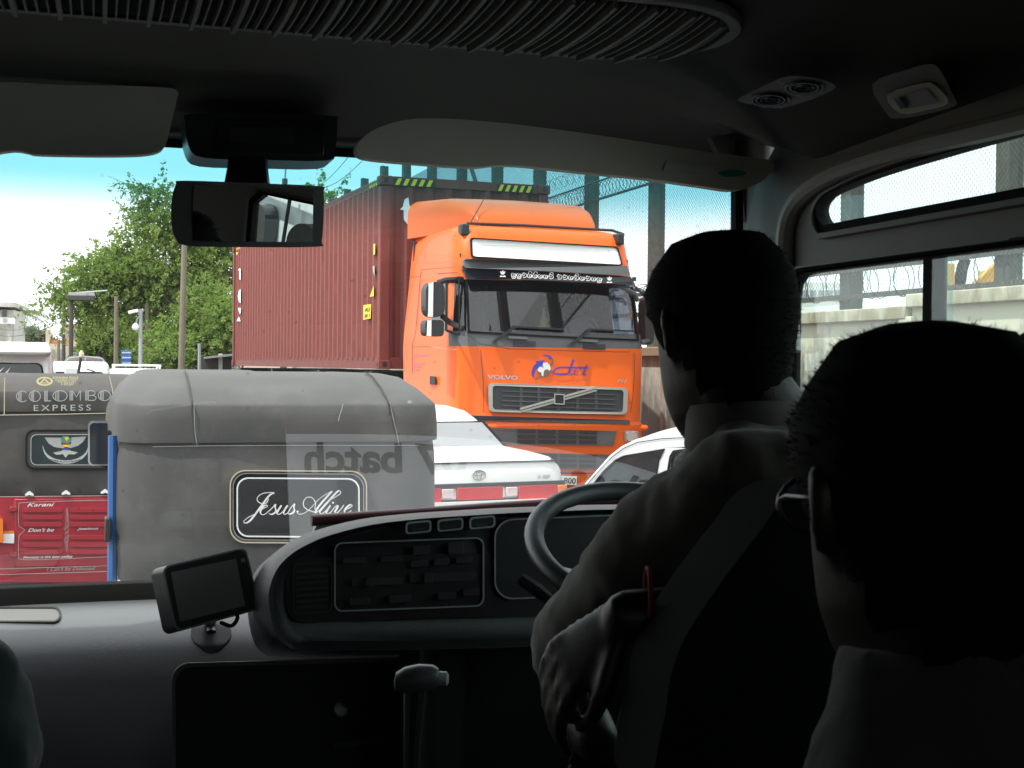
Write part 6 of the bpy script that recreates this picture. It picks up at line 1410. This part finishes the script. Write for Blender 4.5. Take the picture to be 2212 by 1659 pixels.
for v_ in np.linspace(2.4, 3.1, 700):
    c_ = B.ptv(456, 1370, v_)
    if c_.z <= dashZ(c_.y): break
c_ = c_ - GO
MB().plate([ell(c_.x, c_.y, .042, .034, 28)], lambda a, b_, t: (a, b_, dashZ(b_ + GO.y) - GO.z + t), -.004, .005).build('mount_disc', M['gps_black'], gps, bevel=.002)
MB().tube(spline([tuple(c_), tuple(c_ + Vector((.0, .02, .025))), tuple(B.pt(450, 1310, 2.69) - GO)], 5), .012, 8).build('mount_arm', M['gps_black'], gps, smooth=True)
MB().tube(spline([tuple(B.pt(x, y, yy) - GO) for x, y, yy in ((478, 1345, 2.67), (500, 1352, 2.64), (513, 1335, 2.64), (508, 1318, 2.68))], 5), .004, 6).build('cable', M['rubber'], gps, smooth=True)

card = thing('placard', None, 'white lettered placard with maroon edge lying behind the instrument pod', 'placard', loc=(.82, 2.88, 1.25))
CO = Vector((.82, 2.88, 1.25)); n0, n1 = Vector((0, 2.78, 1.425)), Vector((0, 3.03, 1.285))
dn = (n1 - n0); nn = Vector((0, -dn.z, dn.y)).normalized()
def cpt(x, s, t): p = n0 + dn * s + nn * t; return Vector((x, p.y, p.z)) - CO
PX0, PX1 = .43, 1.22
MB().add([cpt(PX0, 0, 0), cpt(PX1, 0, 0), cpt(PX1, 1, 0), cpt(PX0, 1, 0), cpt(PX0, 0, -.01), cpt(PX1, 0, -.01), cpt(PX1, 1, -.01), cpt(PX0, 1, -.01)], [(0, 1, 2, 3), (7, 6, 5, 4), (0, 4, 5, 1), (1, 5, 6, 2), (2, 6, 7, 3), (3, 7, 4, 0)]).build('sheet', M['paper'], card)
def cword(s_, xa, xb, s0, s1):
    V2, F2 = text2d(s_, .03); xs_ = [p[0] for p in V2]; ys_ = [p[1] for p in V2]
    V3 = [cpt(xa + (xb - xa) * (x - min(xs_)) / (max(xs_) - min(xs_)), s1 + (s0 - s1) * (y - min(ys_)) / (max(ys_) - min(ys_)), .0015) for x, y in V2]
    return MB().add(V3, F2).build('lettering', mat('ink_' + s_[:2], (.05, .05, .06), .6), card, fix=False)
cword('07 batch', .83, .47, .15, .43); cword('Class', 1.20, 1.02, .15, .43)
MB().loft([[Vector((x, 2.775 + .014 * math.cos(t), 1.428 + .045 * (x - PX0) + .012 * math.sin(t))) - CO for t in np.linspace(0, 6.283, 13)[:-1]] for x in (PX0 - .01, .7, 1.0, PX1)]).build('maroon_edge', M['wood_maroon'], card, smooth=True, angle=60)
MB().add([Vector(p) - CO for p in ((PX0, 2.80, 1.436), (1.22, 2.80, 1.470), (1.22, 2.80, 1.24), (PX0, 2.80, 1.24))], [(0, 1, 2, 3)]).build('backing_board', M['wood_maroon'], card).modifiers.new('s', 'SOLIDIFY').thickness = .006
# ================================================================== people
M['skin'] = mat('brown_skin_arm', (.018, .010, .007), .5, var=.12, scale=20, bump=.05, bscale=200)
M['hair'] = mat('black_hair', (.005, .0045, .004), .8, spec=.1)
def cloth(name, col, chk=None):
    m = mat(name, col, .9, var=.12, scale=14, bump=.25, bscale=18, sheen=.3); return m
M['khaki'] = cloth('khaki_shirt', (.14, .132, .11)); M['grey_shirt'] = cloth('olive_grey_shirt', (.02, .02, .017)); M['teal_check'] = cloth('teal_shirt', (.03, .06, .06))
M['trousers'] = cloth('dark_trousers', (.03, .03, .035))
HEAD = [(-.03, .052, .015, -.07), (.0, .034, .082, -.066), (.02, .048, .088, -.07), (.05, .060, .090, -.078), (.085, .066, .088, -.09), (.115, .071, .082, -.098), (.145, .075, .088, -.102), (.175, .074, .082, -.1), (.2, .064, .064, -.088), (.217, .045, .04, -.064), (.227, .016, .01, -.025)]
def headring(z, a, yf, yb, g=0.0, n=28):
    c = (yf + yb) / 2; h = (yf - yb) / 2; out = []
    for i in range(n):
        t = 2 * math.pi * i / n; ct, st = math.cos(t), math.sin(t)
        out.append(((a + g) * (abs(ct) ** .9) * (1 if ct > 0 else -1), c + (h + g) * (abs(st) ** .95) * (1 if st > 0 else -1), z))
    return out
def xf(c, face, nod=0.0, k=1.0):
    f = face.normalized(); r = f.cross(UP).normalized(); M3 = Matrix((r, f, UP)).transposed() @ Matrix.Rotation(nod, 3, 'X')
    return lambda p: M3 @ (Vector(p) * k) + c
def limb(mb, pts, rad, n=12, k=5):
    P = spline([tuple(p) for p in pts], k); m = len(P); Rr = np.interp(np.linspace(0, 1, m), np.linspace(0, 1, len(rad)), rad)
    P = [Vector(p) for p in P]; d0, d1 = (P[0] - P[1]).normalized(), (P[-1] - P[-2]).normalized()
    P = [P[0] + d0 * Rr[0] * .8, P[0] + d0 * Rr[0] * .5] + P + [P[-1] + d1 * Rr[-1] * .5, P[-1] + d1 * Rr[-1] * .8]
    Rr = [Rr[0] * .4, Rr[0] * .85] + list(Rr) + [Rr[-1] * .85, Rr[-1] * .4]
    mb.tube(P, Rr, n)
def hand(mb, wrist, knuckle, tipdir, up, k=1.0, curl=.9, mirror=1):
    """palm from wrist to knuckles, four fingers curling along tipdir, thumb from the side of the palm"""
    d = (knuckle - wrist).normalized(); s = d.cross(up).normalized() * mirror
    mb.loft([[wrist.lerp(knuckle, t) + s * (w * math.cos(a)) + up * (h * math.sin(a)) for a in np.linspace(0, 6.283, 13)[:-1]] for t, w, h in ((-.1, .024, .019), (.15, .03, .018), (.6, .040, .016), (1.0, .041, .013))])
    for i, (off, L) in enumerate(((-.031, .07), (-.0105, .08), (.0105, .075), (.031, .058))):
        b = knuckle + s * off; c1 = b + (d * (1 - curl * .4) + tipdir * curl * .5).normalized() * L * .48; c2 = c1 + (d * .25 + tipdir).normalized() * L * .32; c3 = c2 + (tipdir - d * .35).normalized() * L * .25
        limb(mb, [b - d * .015, b, c1, c2, c3], [.0092, .0092, .0088, .008, .0066], 8, 3)
    b = wrist.lerp(knuckle, .3) - s * .03; limb(mb, [b, b - s * .02 + d * .025, b - s * .022 + d * .05 + tipdir * .015, b - s * .01 + d * .07 + tipdir * .03], [.013, .012, .010, .008], 8, 3)
def finish(o, vox):
    m = o.modifiers.new('r', 'REMESH'); m.mode = 'VOXEL'; m.voxel_size = vox; m.use_smooth_shade = True
    s = o.modifiers.new('s', 'SMOOTH'); s.factor = .5; s.iterations = 3; return o
def person(label, headc, face, nod, torso, arms, shirtmat, hairseed, tface=None, hk=1.0, sleeves=None):
    t = thing('person', None, label, 'person', loc=(headc.x, headc.y, .62)); O = Vector(t.location)
    H = xf(headc, face, nod, hk); mb = MB()
    mb.loft([[H(p) for p in headring(*r)] for r in HEAD])
    limb(mb, [H((0, .088, .13)), H((0, .106, .10)), H((0, .112, .088)), H((0, .094, .08))], [.007, .011, .013, .008], 8, 3)
    limb(mb, [H((-.018, .088, .052)), H((0, .094, .052)), H((.018, .088, .052))], [.006, .008, .006], 8, 2)
    for s in (-1, 1): limb(mb, [H((s * .074, -.005, .145)), H((s * .082, -.018, .13)), H((s * .08, -.015, .105)), H((s * .074, -.002, .09))], [.008, .011, .010, .007], 8, 3)
    limb(mb, [H((0, -.03, .05)), torso[-1][0] + Vector((0, 0, .0))], [.056, .06], 14, 4)
    tf = (tface or face).normalized(); tr = tf.cross(UP).normalized()
    def tring(c, w, d, n=30): return [c + tr * (w * (abs(math.cos(a)) ** .75) * (1 if math.cos(a) > 0 else -1)) + tf * (d * (abs(math.sin(a)) ** .85) * (1 if math.sin(a) > 0 else -1)) for a in np.linspace(0, 6.283, n + 1)[:-1]]
    mb.loft([tring(c, w * .86, d * .82) for c, w, d in torso])
    for a in arms:
        limb(mb, a['j'], a['r'])
        if 'hand' in a: hand(mb, *a['hand'])
    mb.v = [tuple(Vector(p) - O) for p in mb.v]
    body = finish(mb.build('body', M['skin'], t), .0065)
    sb = MB(); sb.loft([tring(c, w, d) for c, w, d in torso])
    for j, r in (sleeves or []): limb(sb, j, r, 16, 6)
    g = random.Random(hairseed)
    sb.v = [tuple(Vector(p) - O) for p in sb.v]
    so2 = finish(sb.build('shirt', shirtmat, t), .009)
    dm = so2.modifiers.new('d', 'DISPLACE'); tx = bpy.data.textures.new('folds', 'CLOUDS'); tx.noise_scale = .09; tx.noise_depth = 2; dm.texture = tx; dm.strength = .03; dm.mid_level = .5; dm.texture_coords = 'LOCAL'
    # hair: a cap over the skull with short strands
    def hz(th):   # hairline height round the head; th=90 is the face
        f = math.sin(th); return .178 if f > .75 else (.178 - (.75 - f) * .13 if f > .1 else .094 - (.1 - f) * .085)
    hb = MB(); rings = []
    zs = [.0, .02, .05, .085, .115, .145, .175, .2, .217, .227]
    tab = {r[0]: r for r in HEAD}
    for z in zs:
        ring = headring(*tab[z], g=.010); n = len(ring); out = []
        for i, p in enumerate(ring):
            th = 2 * math.pi * i / n; k = .55 if z < hz(th) else 1.0
            q = p if k == 1 else headring(*tab[z], g=-.012)[i]
            out.append(q)
        rings.append([(x + g.uniform(-.0015, .0015), y + g.uniform(-.0015, .0015), z2 + (.010 if z2 > .21 else 0)) for x, y, z2 in out])
    hb.loft([[H(p) for p in r] for r in rings])
    for k in range(5200):
        zz = g.uniform(.0, .225); j = max(0, min(len(zs) - 2, next(i for i in range(len(zs)) if zs[i] >= zz) - 1)); f = (zz - zs[j]) / (zs[j + 1] - zs[j]); i = g.randrange(28); th = 2 * math.pi * i / 28
        if zz < hz(th): continue
        a = Vector(rings[j][i]).lerp(Vector(rings[j + 1][i]), f); nb = Vector(rings[j][(i + 1) % 28]).lerp(Vector(rings[j + 1][(i + 1) % 28]), f); a = a.lerp(nb, g.random())
        nrm = (a - Vector((0, -.01, .1))).normalized(); d = (nrm * .8 + Vector((g.uniform(-.5, .5), g.uniform(-.5, .5), g.uniform(-.5, .2)))).normalized(); L = g.uniform(.003, .0075); s = d.orthogonal().normalized() * .0006
        hb.add([H(a - s), H(a + s), H(a + d * L)], [(0, 1, 2)])
    hb.v = [tuple(Vector(p) - O) for p in hb.v]
    hb.build('hair', M['hair'], t, smooth=True, fix=False, angle=70)
    return t, H, O
def face_dir(a): return RL * -math.sin(R(a)) + FL * math.cos(R(a))
# --- driver
hc = B.ptv(1572, 905, 1.62); hc = Vector((hc.x, hc.y, 1.676))
tc_ = [(Vector((.86, 1.38, 1.0)), .18, .12), (Vector((.86, 1.38, 1.2)), .19, .12), (Vector((.855, 1.39, 1.4)), .195, .12), (Vector((.845, 1.40, 1.52)), .20, .115), (Vector((.82, 1.42, 1.60)), .18, .10), (Vector((.785, 1.44, 1.645)), .13, .085), (Vector((.76, 1.455, 1.685)), .075, .072)]
sh_, el_, wr_ = B.ptv(1568, 1015, 1.52), B.ptv(1214, 1408, 1.74), B.ptv(1290, 1600, 1.62)
fw, kn_ = B.ptv(1350, 1330, 1.40), B.ptv(1215, 1450, 1.44)
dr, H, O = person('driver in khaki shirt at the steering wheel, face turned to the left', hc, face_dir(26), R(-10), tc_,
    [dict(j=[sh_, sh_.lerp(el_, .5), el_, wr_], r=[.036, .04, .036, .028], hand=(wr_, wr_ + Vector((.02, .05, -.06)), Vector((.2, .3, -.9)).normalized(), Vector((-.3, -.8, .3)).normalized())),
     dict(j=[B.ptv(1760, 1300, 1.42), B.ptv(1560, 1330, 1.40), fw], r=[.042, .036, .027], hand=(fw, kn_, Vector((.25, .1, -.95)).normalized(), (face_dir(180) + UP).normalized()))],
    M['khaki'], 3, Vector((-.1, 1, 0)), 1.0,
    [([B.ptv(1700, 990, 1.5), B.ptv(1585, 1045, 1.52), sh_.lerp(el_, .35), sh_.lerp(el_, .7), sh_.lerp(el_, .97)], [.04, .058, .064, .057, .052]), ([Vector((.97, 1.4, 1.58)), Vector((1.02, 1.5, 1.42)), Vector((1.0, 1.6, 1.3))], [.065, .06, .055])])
MB().tube([fw - (kn_ - fw).normalized() * .035 + (UP * math.cos(a) + FL * math.sin(a)) * .0285 for a in np.linspace(0, 6.283, 21)[:-1]], .0024, 6, closed=True).build('wrist_thread', mat('red_thread', (.25, .02, .015), .8), dr, smooth=True).location = -O
cl = MB()
c0 = Vector((.752, 1.455, 1.66)); ring0 = [(c0 + Vector((.088 * math.cos(a), .084 * math.sin(a), -.008 + .012 * math.sin(a)))) for a in np.linspace(R(-230), R(50), 24)]; ring1 = [(c0 + Vector((-.008 + .074 * math.cos(a), .01 + .074 * math.sin(a), .045 - .008 * math.sin(a)))) for a in np.linspace(R(-230), R(50), 24)]
cl.loft([[p - O for p in ring0], [p - O for p in ring1]], caps=False, closed=False); o = cl.build('collar', M['khaki'], dr, smooth=True, fix=False); o.modifiers.new('s', 'SOLIDIFY').thickness = .004
# --- passenger behind the driver, with glasses
hp = B.ptv(2010, 1100, .93); hp = Vector((hp.x, hp.y, 1.535))
tp_c = B.ptv(2220, 1500, .93)
tcs = [(Vector((tp_c.x, tp_c.y, 1.0)), .19, .13), (Vector((tp_c.x, tp_c.y, 1.2)), .2, .135), (Vector((tp_c.x, tp_c.y, 1.36)), .205, .13), (Vector((tp_c.x, tp_c.y, 1.45)), .19, .115), (Vector((tp_c.x - .01, tp_c.y + .01, 1.50)), .15, .1), (Vector((tp_c.x - .03, tp_c.y + .015, 1.535)), .10, .085), (Vector((tp_c.x - .05, tp_c.y + .02, 1.56)), .07, .068)]
sp0 = B.ptv(1960, 1640, .90)
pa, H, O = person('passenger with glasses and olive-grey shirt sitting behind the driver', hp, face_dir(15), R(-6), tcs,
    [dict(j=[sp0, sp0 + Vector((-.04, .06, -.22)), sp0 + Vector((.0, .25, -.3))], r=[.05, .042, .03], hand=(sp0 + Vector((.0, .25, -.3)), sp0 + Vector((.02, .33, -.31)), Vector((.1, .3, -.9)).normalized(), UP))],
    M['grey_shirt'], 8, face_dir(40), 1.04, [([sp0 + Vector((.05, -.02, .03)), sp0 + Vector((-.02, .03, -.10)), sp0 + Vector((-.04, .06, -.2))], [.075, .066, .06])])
gm = MB()
for s in (-1, 1):
    gm.tube([H((s * .033 + .026 * math.cos(a), .092, .118 + .02 * math.sin(a))) - O for a in np.linspace(0, 6.283, 19)[:-1]], .0022, 6, closed=True); gm.tube([H((s * .058, .09, .122)) - O, H((s * .078, .04, .124)) - O, H((s * .082, -.01, .122)) - O], .002, 6)
gm.tube([H((-.008, .094, .122)) - O, H((.008, .094, .122)) - O], .002, 6)
gm.build('glasses', M['gps_black'], pa, smooth=True)
# --- passenger at the left edge
hl_ = B.ptv(-430, 900, 1.25); hl_ = Vector((hl_.x, hl_.y, 1.62)); tl0 = B.ptv(-400, 1500, 1.2)
tls = [(Vector((tl0.x, tl0.y, .95)), .17, .12), (Vector((tl0.x, tl0.y, 1.2)), .18, .12), (Vector((tl0.x, tl0.y, 1.38)), .19, .115), (Vector((tl0.x, tl0.y, 1.48)), .17, .1), (Vector((tl0.x, tl0.y + .01, 1.54)), .1, .08), (Vector((tl0.x, tl0.y + .02, 1.58)), .07, .065)]
s0, e0, w0 = B.ptv(-175, 1520, 1.2), B.ptv(-90, 1700, 1.22), B.ptv(90, 1800, 1.45)
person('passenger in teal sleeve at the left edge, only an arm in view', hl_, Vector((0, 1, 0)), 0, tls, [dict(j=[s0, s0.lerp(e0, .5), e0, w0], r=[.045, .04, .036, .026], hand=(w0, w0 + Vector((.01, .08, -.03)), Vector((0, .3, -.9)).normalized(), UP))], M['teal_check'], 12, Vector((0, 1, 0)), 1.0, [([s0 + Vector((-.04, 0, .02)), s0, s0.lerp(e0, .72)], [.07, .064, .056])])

# ================================================================== white van to the right rear, met in the mirror
VR = Fr(3.82, -1.55, 17.0)
van(VR, 'white_van', 'white van standing beside the bus, seen only in the rear-view mirror', 'van', 1.72, 2.0, 4.6, M['white_paint'], (1.15, 1.7), .84, sidewin=False)
VRt = bpy.data.objects[[o.name for o in bpy.data.objects if o.get('label', '').startswith('white van standing beside')][0]]
vrl = lambda y, z, t: (-.865 - t, y + 2.6, z)
MB().plate([ell(-.20, 1.60, .12, .10, 24)], vrl, -.06, .02).build('porthole', M['rubber'], VRt); MB().plate([rrect(-.75, 1.3, -.50, 1.74, .06)], vrl, -.06, .012).build('side_window', M['dark_glass'], VRt)
MB().bar(vrl(-.44, 1.0, .0), vrl(-.38, 1.84, -.03), .012).build('panel_seam', M['rubber'], VRt); MB().bar(vrl(-.7, 1.84, -.02), vrl(.3, 1.76, .0), .03).build('drip_rail', M['rubber'], VRt)
